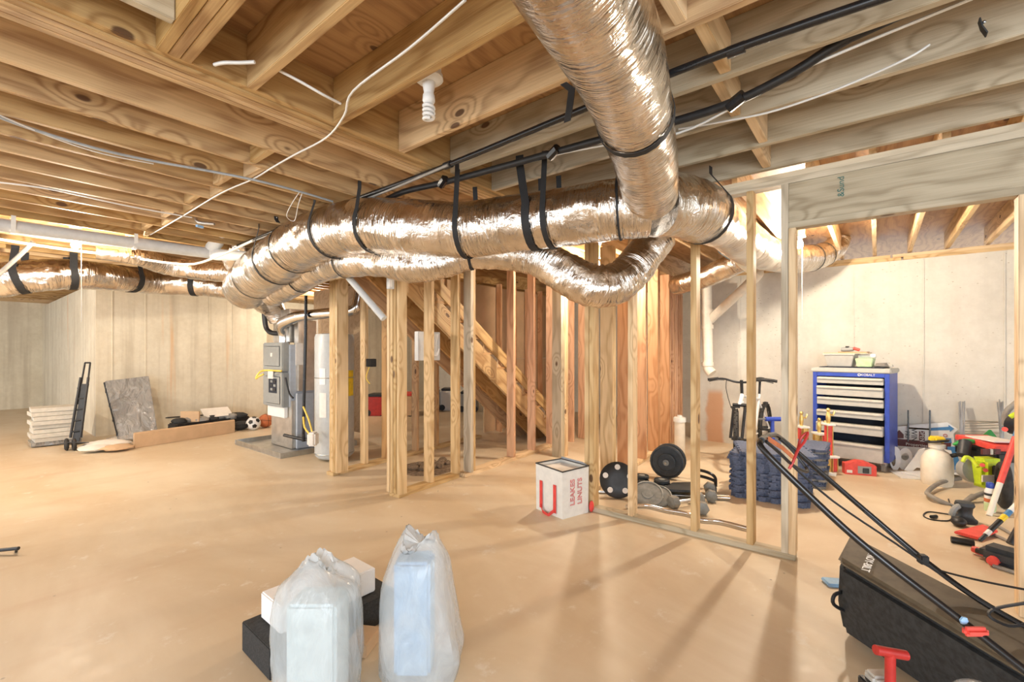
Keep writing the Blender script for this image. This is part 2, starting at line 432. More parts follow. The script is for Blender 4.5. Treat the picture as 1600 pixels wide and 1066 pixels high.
# left joists run along X, spaced .308 in Y
k = 0; y = 2.74
while y < 15.8:
    x1 = 3.42 if y < 4.9 else (9.0 if y > 9.7 else 7.2)
    if y > 4.9 and y < 9.7: x1 = 8.9
    lumber('floor_joist', (-3.4, y, JZ + JD / 2), (x1, y, JZ + JD / 2), JD, .038, 'joist', ceil_)
    if y < 6.6:
        lumber('joist_blocking', (1.235 + (.05 if k % 2 else -.03), y + .02, JZ + .10), (1.235 + (.05 if k % 2 else -.03), y + .288, JZ + .10), .19, .038, 'stud', ceil_)
    y += .308; k += 1
# girder: five plies
for i in range(5):
    lumber('girder_ply', (-3.4, 2.20 + .040 * i, JZ - .004 + JD / 2 + (.012 if i in (0,) else 0)), (3.42, 2.20 + .040 * i, JZ - .004 + JD / 2 + (.012 if i in (0,) else 0)), JD, .0385, 'joist', ceil_)
# cross joists hanging off the girder, along Y
xs = [.86 + .41 * i for i in range(7)]
for i, x in enumerate(xs):
    lumber('floor_joist', (x, -5.6, JZ + JD / 2), (x, 2.178, JZ + JD / 2), JD, .038, 'joist' if i < 3 else 'grey', ceil_)
for x in (.515, .555, .595, .635):
    if x < .63: lumber('trimmer_joist', (x + .018, -5.6, JZ + JD / 2), (x + .018, 2.178, JZ + JD / 2), JD, .038, 'joist', ceil_)
lumber('header_joist', (-3.4, 1.95, JZ + JD / 2), (.512, 1.95, JZ + JD / 2), JD, .038, 'grey', ceil_)
for i in range(1, 6):
    x = xs[i]
    lumber('joist_blocking', (x + .022, .50 + (.05 if i % 2 else 0), JZ + .09), (x + .39, .50 + (.05 if i % 2 else 0), JZ + .09), .16, .045, 'stud', ceil_)
# right room joists along X over the header wall to the foundation
for i in range(22):
    y = -4.6 + .33 * i
    if y > 2.0: break
    if abs(y - .61) < .1: y += .12
    lumber('floor_joist', (3.56, y, JZ + .03 + JD / 2 - .015), (WALLX + .15, y, JZ + .03 + JD / 2 - .015), JD - .03, .038, 'stud', ceil_)
# joists over stair hall
for i in range(5):
    y = 2.35 + .3 * i
    lumber('floor_joist', (3.6, y, JZ + JD / 2), (8.9, y, JZ + JD / 2), JD, .038, 'joist', ceil_)

# concrete walls
wr = struct(MB().box((WALLX + .12, -2.9, 1.23), (.24, 10.2, 2.46)).build('wall_right', 'conc_r', world=False), 'pitted grey concrete foundation wall behind blue tool chest', 'wall')
for i in range(14):
    MB().box((WALLX - .003, 1.55 - .66 * i, 1.22), (.012, .012, 2.44)).build('form_seam', 'conc_r', wr)
for i in range(2):
    for a, b in ((-8, -.25 + .1 * i), (-.23 + .1 * i, 2.2)):
        lumber('sill_plate', (WALLX + .05, a, 2.479 + .038 * i), (WALLX + .05, b, 2.479 + .038 * i), .038, .13 - .02 * i, 'stud', wr)
wr2 = struct(MB().box((9.0, 6.0, 1.3), (.2, 9.4, 2.6)).build('wall_hall', 'conc_r', world=False), 'far concrete wall beyond stair hall', 'wall')
MB().box((8.1, 2.16, 1.25), (1.7, .1, 2.5)).build('return_wall', 'conc_r', wr2)
wl = struct(MB().box((2.82, 9.82, 1.23), (2.6, .24, 2.46)).build('wall_left', 'conc_l', world=False), 'rust-streaked beige concrete wall behind wrapped panel', 'wall')
MB().box((1.64, 12.97, 1.23), (.24, 6.05, 2.46)).build('return_wall', 'conc_l', wl)
MB().box((4.0, 10.05, 1.23), (.24, .5, 2.46)).build('return_wall', 'conc_l', wl)
MB().box((6.6, 10.42, 1.23), (5.0, .24, 2.46)).build('back_wall', 'conc_l', wl)
for x in (1.72, 2.15, 3.1, 3.5):
    MB().box((x, 9.697, 1.22), (.014, .012, 2.44)).build('form_seam', 'conc_l', wl)
wf = struct(MB().box((-1.0, 16.0, 1.3), (5.4, .24, 2.6)).build('wall_far', 'conc_l', world=False), 'distant shadowed concrete end wall', 'wall')

PT = .038
# ---- header partition, plane X = 3.43 .. 3.52
wp = thing('wall_partition', 'open stud partition with wide pine header over doorway', 'wall', (3.475, .8, 0)); wp['kind'] = 'structure'
XC = 3.475
lumber('bottom_plate', (XC, .41, PT / 2), (XC, 1.98, PT / 2), PT, .089, 'grey', wp)
for i in range(2):
    lumber('top_plate', (XC, -3.2, 2.463 + .038 * i), (XC, 2.02, 2.463 + .038 * i), PT, .089, 'grey', wp)
def stud(x, y, z0, z1, mat, parent, along='y', w=.096, t=.042):
    """along = direction of the wall; the thin side runs along it"""
    return lumber('stud', (x, y, z0), (x, y, z1), w, t, mat, parent, up=(1, 0, 0) if along == 'y' else (0, 1, 0))
for px, py in ((989, 804), (1087, 827), (1172, 851)):
    stud(XC, gz(px, py, .038).y, PT, 2.444, 'stud', wp)
stud(XC, 1.93, PT, 2.444, 'stud', wp); stud(XC, 1.885, PT, 2.444, 'stud', wp)
stud(XC, .468, PT, 2.444, 'grey', wp); stud(XC, .428, PT, 2.152, 'stud', wp)
for dx in (-.024, .024):
    lumber('header_beam', (XC + dx, -.605, 2.315), (XC + dx, .447, 2.315), .254, .040, 'grey', wp)
lumber('header_plate', (XC, -.605, 2.171), (XC, .447, 2.171), PT, .089, 'grey', wp)
stud(XC, -.585, 0, 2.152, 'stud', wp); stud(XC, -.625, 0, 2.444, 'stud', wp)
text('&Sund', .048, 'stamp', wp, axes((0, 0, 1), (0, 1, 0), (3.428 - 3.475, .17 - .8, 2.36)), 'grade_stamp')
# ---- cross partition, along X at Y ~ 2
wc = thing('wall_cross', 'open stud wall running back beside the free weights', 'wall', (5.3, 2.1, 0)); wc['kind'] = 'structure'
fy = lambda x: 2.12 + .08 * (x - 3.5)
lumber('bottom_plate', (3.53, fy(3.53), PT / 2), (7.2, fy(7.2), PT / 2), PT, .089, 'stud', wc)
lumber('top_plate', (3.53, fy(3.53), 2.482), (7.2, fy(7.2), 2.482), .076, .089, 'stud', wc)
for i, x in enumerate((3.98, 4.31, 4.36, 4.84, 5.38, 5.88, 6.42, 6.68, 6.95)):
    if i == 0: continue
    stud(x, fy(x), PT, 2.444, ('stud', 'stud', 'stud', 'redstud', 'redstud', 'redstud', 'redstud', 'redstud', 'redstud')[i], wc, 'x', .14, .042)
for x in (4.79, 5.93, 6.46, 6.60, 6.74, 6.83, 7.05, 7.12): stud(x, fy(x), PT, 2.444, 'redstud', wc, 'x', .14, .042)
# ---- stair wall (front), along X at Y ~ 3.45
ws = thing('wall_stair', 'open stud wall in front of the basement stairs', 'wall', (4.2, 3.5, 0)); ws['kind'] = 'structure'
sy = lambda x: 3.50 + .075 * (x - 2.63)
lumber('bottom_plate', (2.62, sy(2.62), PT / 2), (3.46, sy(3.46), PT / 2), PT, .14, 'stud', ws)
lumber('bottom_plate', (3.50, sy(3.5) - .06, PT / 2), (5.6, sy(5.6) - .06, PT / 2), PT, .14, 'stud', ws)
lumber('top_plate', (2.62, sy(2.62), 2.482), (5.6, sy(5.6), 2.482), .076, .12, 'stud', ws)
for i in range(4):
    lumber('stud', (2.65 , sy(2.62) + .075 - .050 * i, PT), (2.65, sy(2.62) + .075 - .050 * i, 2.444), .089, .040, 'stud', ws, up=(1, 0, 0))
for i, x in enumerate((3.07, 3.47, 3.66, 4.45, 4.93, 5.43)):
    stud(x, sy(x) - (.06 if x > 3.6 else 0), PT, 2.444, 'stud' if i < 3 else 'redstud', ws, 'x', .11, .045)
for x in (5.9, 6.25, 6.6): stud(x, 3.60, 0, 2.5, 'redstud', ws, 'x', .12, .042)
stud(3.60, sy(3.6) - .08, PT, 2.444, 'grey', ws, 'x', .11, .045)
for i in range(4):
    stud(4.93 + .042 * i, 3.20, 0, 2.444, 'grey' if i < 2 else 'stud', ws, 'x', .14, .040)
# ---- wall behind the stairs and jamb post by the water heater
wb = thing('wall_under_stair', 'stud wall and jamb post beside the water heater', 'wall', (3.6, 4.7, 0)); wb['kind'] = 'structure'
for i in range(2): lumber('stud', (2.70 + .042 * i, 4.70, PT), (2.70 + .042 * i, 4.70, 2.444), .089, .040, 'stud', wb, up=(0, 1, 0))
for i in range(3): lumber('stud', (2.72, 4.64 - .042 * i, PT), (2.72, 4.64 - .042 * i, 2.444), .135, .040, 'stud', wb, up=(1, 0, 0))
lumber('bottom_plate', (2.64, 4.66, PT / 2), (5.3, 4.92, PT / 2), PT, .12, 'stud', wb)
lumber('top_plate', (2.64, 4.66, 2.482), (5.3, 4.92, 2.482), .076, .12, 'stud', wb)
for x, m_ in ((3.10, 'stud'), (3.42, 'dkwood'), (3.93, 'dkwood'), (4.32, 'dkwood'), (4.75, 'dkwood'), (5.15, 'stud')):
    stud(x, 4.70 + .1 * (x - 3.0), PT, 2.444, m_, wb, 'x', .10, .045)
for x in (5.9, 6.3, 6.7, 7.1):
    stud(x, 5.0, 0, 2.5, 'redstud', wb, 'x', .10, .04)
# tan wallboard on the far side of the stairs
for i in range(2):
    MB().box((5.8 + .7 * (1 - i), 5.08, .62 + 1.22 * i), (3.2 - 1.4 * (1 - i), .02, 1.215)).build('wallboard', 'board', wb)
# ---- stairs
stt = thing('wooden_stairs', 'open pine basement stairs seen from below', 'stairs', (4.6, 4.15, 0))
zt = lambda x: .72 * (6.15 - x)
dirn = Vector((1, 0, -.72)).normalized(); nrm = Vector((.72, 0, 1)).normalized()
for y in (3.80, 4.14, 4.48):
    p0 = Vector((2.75, y, zt(2.75))) - nrm * .14; p1 = Vector((6.02, y, zt(6.02))) - nrm * .14
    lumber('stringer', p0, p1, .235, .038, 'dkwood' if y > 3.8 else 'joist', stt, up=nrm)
n = 12
for i in range(n):
    x = 6.0 - .262 * (i + .5); z = .19 * (i + 1)
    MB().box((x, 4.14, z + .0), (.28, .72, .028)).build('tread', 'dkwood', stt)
    MB().box((x + .13, 4.14, z - .10), (.02, .72, .17)).build('riser', 'osb', stt)
lumber('skirt_board', (3.1, 3.77, zt(3.1) + .10), (5.9, 3.77, zt(5.9) + .10), .14, .02, 'joist', stt, up=nrm)
# ---- backboard behind the furnace
bb = struct(MB().box((4.05, 6.9, 1.25), (.03, 1.5, 2.3)).build('wall_backboard', 'osb', world=False), 'tall brown board standing behind furnace', 'wall')

# ---- lit bulbs in keyless sockets
def bulb_fixture(pos, label, power, cord=False, ztop=SUB):
    t = thing('bare_bulb_light', label, 'light bulb', (pos.x, pos.y, pos.z))
    MB().lathe([(.055, .075), (.055, .095), (.035, .10), (.024, .085), (.022, .05), (.022, .042)], pos + Vector((0, 0, -.0)), 16).build('socket', 'white', t)
    MB().lathe([(.02, .045), (.030, .025), (.036, 0), (.030, -.022), (.016, -.034), (.004, -.038)], pos, 16).build('bulb', 'bulbon', t)
    MB().cyl(pos + Vector((0, 0, .09)), Vector((pos.x, pos.y, ztop)), .05, .05, 12).build('ceiling_box', 'white', t)
    if cord: MB().tube([pos + Vector((.04, -.02, .06)), pos + Vector((.04, -.02, -.75))], .0025, 6, 1).build('pull_cord', 'cable', t)
    l = lamp('bulb_lamp', (0, 0, 0), power, WARM, .045); l.location = Vector((0, 0, -.10)); l.parent = t
    return t
bulb_fixture(BULB_R, 'lit bare bulb behind the header partition, near tool chest', 120, True)
bulb_fixture(BULB_L, 'lit bare bulb with pull cord beside the left hung duct', 100, True)
bulb_fixture(Vector((-1.3, 8.3, 2.38)), 'lit bare bulb by the far left concrete wall', 170)  # unseen bulb, added to brighten the left walls and floor
bulb_fixture(Vector((4.62, 8.6, 2.40)), 'lit bare bulb behind the brown backboard', 65)  # unseen bulb, added to brighten the area beyond the stairs
bulb_fixture(BULB_M, 'lit bare bulb between stair wall and weights wall', 80)

# ================================================================== DUCTS, PIPES, CABLES
def prj(v):
    d = v - Vector((0, 0, H)); t = d.dot(FW); return CX + F * d.dot(RT) / t, HY - F * d.z / t
def ribbon(mb, pts, wdir, width, th=.002):
    """flat strap swept along pts; wdir = direction across the strap"""
    pts = [Vector(p) for p in pts]; w = Vector(wdir).normalized() * width / 2; vs = []; fs = []
    for i, p in enumerate(pts):
        d = (pts[min(i + 1, len(pts) - 1)] - pts[max(i - 1, 0)]).normalized(); n = d.cross(w).normalized() * th
        vs += [p - w, p + w, p + w + n, p - w + n]
    for i in range(len(pts) - 1):
        a = i * 4; b = a + 4
        for k in range(4): fs.append((a + k, b + k, b + (k + 1) % 4, a + (k + 1) % 4))
    fs.append((3, 2, 1, 0)); e = (len(pts) - 1) * 4; fs.append((e, e + 1, e + 2, e + 3))
    return mb.add(vs, fs)
def duct(name, label, pts, mat='foil', wob=.012, seg=28, sm=9, extra=None, group=None):
    P = [at(a, b, t) for a, b, t, r in pts]; Rr = [r for *_, r in pts]
    if extra: P = [Vector(e[:3]) for e in extra] + P; Rr = [e[3] for e in extra] + Rr
    e = thing(name, label, 'duct', (P[len(P) // 2].x, P[len(P) // 2].y, min(p.z for p in P) - max(Rr)), group=group)
    MB().tube(P, Rr, seg, sm, True, wob).build('foil_jacket', mat, e)
    S = smoothpath(P, sm); RS = [v.x for v in smoothpath([Vector((r, 0, 0)) for r in Rr], sm)]
    return e, S, RS
def strap(d, px, style='u', wid=.034, top=JZ, lift=0.0, tilt=0.0):
    e, S, RS = d
    i = min(range(1, len(S) - 1), key=lambda k: abs(prj(S[k])[0] - px))
    p = S[i]; r = RS[i] + .006; ax = (S[i + 1] - S[i - 1]).normalized()
    sd = ax.cross(Vector((0, 0, 1))).normalized(); up = sd.cross(ax).normalized()
    if sd.dot(FW) > 0: sd = -sd
    pts = []
    if style == 'ring':
        for k in range(25): a = 2 * PI * k / 24; pts.append(p + sd * math.cos(a) * r + up * math.sin(a) * r)
    else:
        tl = p + sd * r * (.75 if style == 'u' else .3) + ax * tilt; tl.z = top - .01
        if top > p.z + r * .3: pts.append(tl)
        for k in range(15):
            a = PI * (.12 - 1.24 * k / 14); pts.append(p + sd * math.cos(a) * r + up * math.sin(a) * r)
        tr = p - sd * r * .75; tr.z = top - .01
        if style == 'u': pts.append(tr)
    mb = MB(); ribbon(mb, pts, ax, wid, .0025)
    if style != 'ring':
        q = pts[0]; ribbon(mb, [q + Vector((0, 0, .05)), q], ax, wid, .003)
    mb.build('hanging_strap' if style != 'ring' else 'tie_band', 'strap', e)
trunk = duct('trunk_duct', 'thick foil-wrapped trunk duct slung below the girder', [
    (384, 452, 5.5, .25), (402, 432, 5.1, .25), (432, 410, 4.5, .235), (480, 378, 3.95, .215), (560, 354, 3.45, .20), (640, 356, 3.22, .195),
    (720, 360, 3.08, .185), (800, 350, 2.97, .18), (880, 340, 2.84, .178), (960, 328, 2.70, .178), (1012, 322, 2.66, .18)])
for px in (436, 520, 586, 726, 858): strap(trunk, px)
strap(trunk, 832, 'u', .05, tilt=-.05)
for px in (402, 462, 970): strap(trunk, px, 'ring', .012)
branch = duct('branch_duct', 'foil branch duct passing through the stud partition to the right wall', [
    (1022, 322, 2.68, .18), (1060, 322, 2.80, .19), (1100, 336, 3.05, .19), (1134, 356, 3.5, .165), (1165, 380, 4.1, .18), (1196, 396, 4.7, .17), (1235, 404, 5.1, .16), (1275, 402, 5.4, .15), (1303, 388, 5.55, .13), (1312, 372, 5.6, .12)])
strap(branch, 1094, 'one', .05); strap(branch, 1268, 'ring', .015); strap(branch, 1285, 'ring', .012)
p1 = at(918, 0, 1.26); p2 = at(966, 100, 1.58); ex = p1 + (p1 - p2).normalized() * 1.0
riser = duct('overhead_duct', 'wide foil duct crossing under the ceiling joists to the trunk', [
    (918, 0, 1.26, .158), (966, 100, 1.58, .158), (990, 178, 1.86, .152), (994, 192, 1.92, .148), (1008, 250, 2.2, .150), (1016, 305, 2.56, .15)], 'foil2', .006, extra=[(ex.x, ex.y, ex.z, .158)])
strap(riser, 992, 'u', .035)
loop = duct('flex_duct', 'flexible foil duct looping below the trunk duct', [
    (425, 462, 5.3, .13), (455, 446, 4.9, .135), (500, 420, 4.3, .135), (560, 408, 3.72, .125), (600, 408, 3.5, .125), (645, 412, 3.34, .14), (690, 406, 3.28, .135), (735, 396, 3.26, .115),
    (790, 396, 3.24, .12), (840, 404, 3.2, .125), (885, 428, 3.12, .14), (920, 445, 3.08, .145), (955, 446, 3.1, .142), (985, 425, 3.16, .135), (1008, 395, 3.2, .13), (1030, 366, 3.22, .13)], 'foil', .035, sm=10)
for px in (472, 545, 735): strap(loop, px, 'ring', .02)
lduct = duct('flex_duct', 'long foil duct hung along the left concrete wall', [
    (-60, 445, 4.9, .18), (-10, 440, 5.1, .185), (45, 432, 5.25, .185), (110, 429, 5.5, .178), (180, 434, 5.9, .172), (250, 441, 6.5, .170), (320, 446, 6.7, .16), (385, 456, 6.9, .15)], 'foil', .03)
for px in (32, 112, 203, 306): strap(lduct, px, 'u', .07)
d5 = duct('flex_duct', 'flattened short foil duct above the hung left duct', [
    (150, 394, 4.75, .07), (215, 402, 5.0, .09), (260, 414, 5.35, .115), (320, 424, 5.5, .11), (385, 430, 5.6, .105)], 'foil', .04)
d7 = duct('drop_duct', 'short foil duct dropping behind the white drain trap', [(398, 372, 5.35, .17), (386, 385, 5.35, .17), (372, 402, 5.4, .165), (372, 416, 5.5, .13)], 'foil', .03)
d6 = duct('flex_duct', 'small foil duct behind the studs over the white standpipe', [(1058, 446, 5.9, .125), (1080, 440, 5.6, .125), (1110, 430, 5.3, .125), (1165, 404, 4.95, .125), (1190, 392, 4.85, .12)], 'foil2', .008)
d8 = duct('supply_plenum', 'foil-wrapped plenum boot above the grey furnace', [(404, 448, 5.9, .20), (412, 466, 6.2, .19), (425, 480, 6.5, .15), (436, 500, 6.6, .13)], 'foil', .03)

def pipe(name, label, cat, pts, r, mat, sm=6, seg=10, group=None, wob=0):
    o = MB().tube([at(*p) for p in pts], r, seg, sm, True, wob).build(name, mat); return tag(o, label, cat, group)
# black gas pipe and insulated line below the joists: solved at a fixed height
def line_z(name, label, cat, pts, r, mat, group=None, sm=6, seg=10):
    o = MB().tube([gz(x, y, z) for x, y, z in pts], r, seg, sm).build(name, mat); return tag(o, label, cat, group)
gp = thing('gas_pipe', 'straight black iron gas pipe under the joists', 'pipe', (2.0, 1.5, 2.4))
MB().tube([gz(x, y, 2.497) for x, y in ((1440, -24), (1060, 110), (690, 262), (520, 325), (372, 384))], .0165, 10, 4).build('pipe_run', 'blackmetal', gp)
for px, py in ((1150, 78), (700, 258)):
    p = gz(px, py, 2.497); MB().cyl(p + Vector((0, -.03, 0)), p + Vector((0, .03, 0)), .022, seg=10).build('coupling', 'black', gp)
il = thing('insulated_line', 'black foam-insulated refrigerant line beside the gas pipe', 'pipe', (2.2, 1.3, 2.45))
MB().tube([Vector((2.20, -3.5, 2.62)), Vector((2.20, -1.0, 2.62)), Vector((2.20, -.05, 2.59)), Vector((2.22, .28, 2.515))] + [gz(x, y, 2.485) for x, y in ((1150, 158), (1060, 188), (940, 218), (860, 240), (780, 262), (690, 286), (630, 300), (580, 322), (500, 348))], .020, 10, 4).build('insulation', 'black', il)
for px, py in ((1150, 158), (865, 238), (692, 284)):
    p = gz(px, py, 2.485); MB().tube([p + Vector((-.012, -.035, .01)), p + Vector((.012, .035, -.012))], .027, 8, 1).build('tape_wrap', 'blackmetal', il)
MB().tube([Vector((2.22, -.6, 2.60)), Vector((2.235, .22, 2.53))] + [gz(x, y, 2.47) for x, y in ((1150, 165), (1060, 208), (950, 226), (860, 243))], .006, 6, 4).build('copper_line', 'cable', il)
ct = thing('hanging_strap', 'loose black strap tail hanging by the overhead duct', 'strap', at(890, 135, 1.75))
ribbon(mb := MB(), [at(880, 130, 1.78), at(893, 140, 1.76), at(890, 165, 1.75), at(886, 190, 1.76)], (0, 1, 0), .03, .003); mb.build('webbing', 'strap', ct)
def cable(label, pts, mat='cable', r=.005, group='cables stapled under the joists'):
    return tag(MB().tube([gz(x, y, z) for x, y, z in pts], r, 6, 5).build('cable', mat), label, 'cable', group)
cable('white cable running from the overhead joists past the blocking', [(727, 0, 2.505), (640, 75, 2.505), (552, 142, 2.505), (538, 180, 2.5), (510, 215, 2.51), (460, 242, 2.51), (425, 262, 2.51), (395, 280, 2.51), (345, 302, 2.51), (290, 335, 2.51), (235, 367, 2.51)])
cable('grey cable bundle sagging under the left joists', [(-10, 180, 2.50), (60, 205, 2.50), (150, 232, 2.49), (230, 250, 2.50), (330, 268, 2.51), (400, 282, 2.50), (470, 300, 2.50), (520, 315, 2.50)], 'cablegrey', .008)
cable('pale thin cable beside the grey bundle', [(-10, 176, 2.505), (80, 214, 2.495), (160, 240, 2.495), (240, 256, 2.505)], 'cable', .004)
cable('long pale cable further along the left joists', [(-10, 284, 2.505), (80, 296, 2.505), (200, 322, 2.50), (300, 340, 2.51)], 'cable', .006)
cable('white cable sweeping below the weathered joists', [(1060, 202, 2.50), (1130, 190, 2.50), (1200, 176, 2.49), (1280, 150, 2.49), (1350, 122, 2.50), (1420, 90, 2.512), (1452, 70, 2.55)])
cable('short white cable stub poking from the trimmer joist', [(335, 101, 2.53), (350, 98, 2.525), (375, 98, 2.53), (398, 97, 2.53)], 'cable', .007)
cable('double white cable looped from joist to girder', [(432, 108, 2.535), (470, 128, 2.52), (505, 148, 2.50), (532, 162, 2.51)], 'cable', .006)
cable('thin tan tube beside the gas pipe', [(366, 388, 2.48), (480, 345, 2.48), (600, 300, 2.48), (700, 258, 2.485)], 'grip', .009)
cable('looped white wires dangling by the trunk duct', [(468, 300, 2.505), (455, 320, 2.44), (448, 338, 2.40), (460, 345, 2.40), (466, 320, 2.44), (472, 302, 2.505)], 'cable', .003)
# insulator clips with black straps nailed to joists
for px, py, lab in ((650, 318, 'short black strap tail nailed to a joist above the trunk duct'), (432, 338, 'folded black strap tail nailed by the dangling wires'), (1535, 30, 'black tape wrap stuck under the weathered joists')):
    p = gz(px, py, JZ - .001); e = thing('strap_tail', lab, 'strap', p); ribbon(mb := MB(), [p + Vector((0, .01, 0)), p + Vector((0, .004, -.03)), p + Vector((.01, -.01, -.055))], (1, 0, 0), .034, .004); mb.build('webbing', 'strap', e); MB().ball(p + Vector((0, -.004, -.012)), .006, seg=8, rings=5).build('nail_head', 'steel', e)
# unlit spiral bulb on ceiling box
b0 = at(670, 128, 2.02); cf = thing('spiral_bulb_fixture', 'unlit white spiral bulb in a ceiling socket', 'light bulb', b0)
MB().lathe([(.02, .10), (.055, .10), (.055, .035), (.062, .03), (.064, .012), (.05, 0), (.03, -.005), (.022, -.045), (.022, -.055)], b0, 20).build('socket', 'white', cf)
MB().cyl(b0 + Vector((0, 0, .10)), Vector((b0.x, b0.y, SUB)), .052, seg=16).build('ceiling_box', 'steel', cf)
MB().lathe([(.018, -.05), (.026, -.06), (.028, -.085), (.02, -.098), (.016, -.10)], b0, 16).build('ballast', 'white', cf)
MB().tube([b0 + Vector((.022 * math.cos(k * .7), .022 * math.sin(k * .7), -.10 - .0021 * k)) for k in range(34)], .0075, 8, 2).build('spiral_tube', 'white', cf)
# white drain line along the left ceiling
dr = thing('drain_pipe', 'long grey-white drain pipe with trap under left joists', 'pipe', at(200, 372, 4.5))
MB().tube([at(-30, 347, 3.82), at(160, 373, 4.38), at(330, 396, 5.0)], .058, 14, 1).build('pipe_run', 'pvcgrey', dr)
MB().tube([at(346, 338, 4.9), at(347, 356, 4.9), at(341, 376, 4.95), at(331, 389, 5.0), at(336, 397, 5.0), at(360, 399, 4.95), at(400, 402, 4.9)], [.05, .062, .062, .068, .066, .058, .055], 14, 5).build('trap_fitting', 'pvc', dr)
MB().cyl(at(347, 362, 4.9), at(347, 356, 4.9), .072, seg=16).build('collar', 'pvc', dr)
for px, py, t in ((210, 380, 4.55), (20, 354, 3.95)):
    p = at(px, py, t); ribbon(mb := MB(), [Vector((p.x, p.y - .065, JZ)), p + Vector((0, -.065, 0)), p + Vector((0, -.03, -.06)), p + Vector((0, .03, -.06)), p + Vector((0, .065, 0)), Vector((p.x, p.y + .065, JZ))], (1, 0, 0), .03, .003); mb.build('pipe_hanger', 'pvc', dr)
tag(MB().tube([at(395, 376, 4.4), at(330, 405, 4.8), at(285, 413, 5.0), at(180, 399, 4.9), at(90, 388, 4.6), at(0, 374, 4.2)], .012, 8, 3).build('water_line', 'cream'), 'thin cream water line below the drain pipe', 'pipe')
tag(MB().tube([at(52, 378, 4.6), at(28, 402, 4.6), at(-4, 430, 4.6)], .02, 8, 2).build('support_rod', 'grip'), 'slanted tan rod crossing the left hung duct', 'pipe')
sv = thing('shutoff_valve', 'small blue-handled valve under the left joists', 'valve', at(312, 355, 4.15))
MB().tube([at(305, 338, 4.15), at(310, 347, 4.15), at(335, 350, 4.15)], .014, 8, 3).build('valve_body', 'tin', sv)
MB().box(at(312, 354, 4.15), (.06, .025, .02), .4).build('handle', 'ltblue', sv)
# white stack pipe by the right wall
sp = thing('vent_stack', 'white drain stack with slanted branch by the right wall', 'pipe', at(1105, 585, 6.3))
MB().tube([at(1104, 440, 6.45), at(1105, 500, 6.45), at(1106, 560, 6.45), at(1106, 575, 6.45), at(1113, 584, 6.4)], .068, 14, 4).build('stack', 'cream', sp)
for y0 in (484, 508, 566): MB().cyl(at(1105.5, y0, 6.45), at(1105.5, y0 + 6, 6.45), .080, seg=16).build('coupling', 'cream', sp)
MB().tube([at(1110, 500, 6.45), at(1122, 488, 6.3), at(1180, 434, 5.6), at(1184, 424, 5.55)], .060, 12, 3).build('branch', 'cream', sp)
wp2 = thing('waste_pipe', 'white waste pipe with pale blue coupling under branch duct', 'pipe', at(1140, 395, 3.9))
MB().tube([at(1100, 364, 3.75), at(1137, 392, 4.1), at(1172, 422, 4.6)], .042, 12, 1).build('pipe_run', 'cream', wp2)
MB().tube([at(1131, 388, 4.04), at(1143, 397, 4.16)], .054, 14, 1).build('coupling', 'ltblue', wp2)
wst = thing('capped_standpipe', 'capped white standpipe rising from floor behind weights', 'pipe', gz(1062, 712))
b = gz(1062, 712); t_ = (b - Vector((0, 0, 0))).dot(FW)
MB().cyl(b, b + Vector((0, 0, .46)), .066, seg=16).build('standpipe', 'cream', wst)
MB().lathe([(.078, 0), (.078, .05), (.07, .06), (.03, .065), (.03, .085)], b + Vector((0, 0, .44)), 16).build('cap', 'pvc', wst)

# ================================================================== FURNACE AND WATER HEATER
pan = thing('drain_pan', 'shallow galvanised drain pan under the furnace', 'pan', (3.25, 6.5, 0))
MB().box((3.2, 6.58, .008), (1.08, 1.42, .016)).build('pan_floor', 'steel', pan)
for c, s in (((2.67, 6.58, .035), (.012, 1.42, .07)), ((3.74, 6.58, .035), (.012, 1.42, .07)), ((3.2, 5.87, .035), (1.08, .012, .07)), ((3.2, 7.29, .035), (1.08, .012, .07))):
    MB().box(c, s).build('pan_rim', 'steel', pan)
fu = thing('furnace', 'grey enamel furnace with breaker window and sheet metal plenum', 'furnace', (3.15, 6.5, .02))
MB().box((3.26, 6.55, .35), (.56, .62, .66)).build('base_cabinet', 'tin', fu, .006)
MB().box((3.22, 6.58, 1.02), (.50, .62, .86)).build('cabinet', 'hvac2', fu, .008)
du = MB().box((2.93, 6.60, 1.28), (.10, .60, .40)).build('upper_door', 'hvac', fu, .012)
MB().box((2.876, 6.60, 1.29), (.012, .46, .28)).build('door_panel', 'hvac', du, .006)
MB().box((2.868, 6.60, 1.31), (.006, .05, .05)).build('badge', 'paper', du)
dl = MB().box((2.93, 6.60, .83), (.10, .60, .48)).build('lower_door', 'hvac', fu, .012)
MB().box((2.876, 6.58, .82), (.012, .44, .38)).build('door_panel', 'hvac', dl, .006)
MB().box((2.868, 6.56, .88), (.008, .24, .20)).build('window', 'dark', dl)
for i in range(3):
    for j in range(2): MB().box((2.862, 6.49 + .09 * j, .83 + .055 * i), (.008, .06, .032)).build('switch', 'hvac' if (i + j) % 2 else 'black', dl)
MB().box((2.866, 6.62, 1.04), (.008, .16, .13)).build('paper_tag', 'paper', dl)
MB().box((2.95, 6.60, .52), (.05, .52, .16)).build('filter_cover', 'white', fu, .006)
MB().box((2.985, 6.58, .24), (.012, .50, .34)).build('access_panel', 'tin', fu)
MB().box((3.15, 6.215, .40), (.24, .05, .76)).build('return_box', 'hvac2', fu, .006)
MB().box((3.18, 6.26, 1.30), (.26, .12, .98)).build('return_duct', 'tin', fu, .006)
MB().box((3.06, 6.193, 1.32), (.10, .008, .30)).build('rating_label', 'paper', fu)
MB().box((3.22, 6.62, 1.72), (.42, .5, .46)).build('coil_box', 'tin', fu, .006)
MB().tube([at(474, 690, 5.95), at(475, 620, 5.95), at(477, 540, 5.95), at(478, 462, 5.95)], .020, 8, 3).build('gas_riser', 'blackmetal', fu)
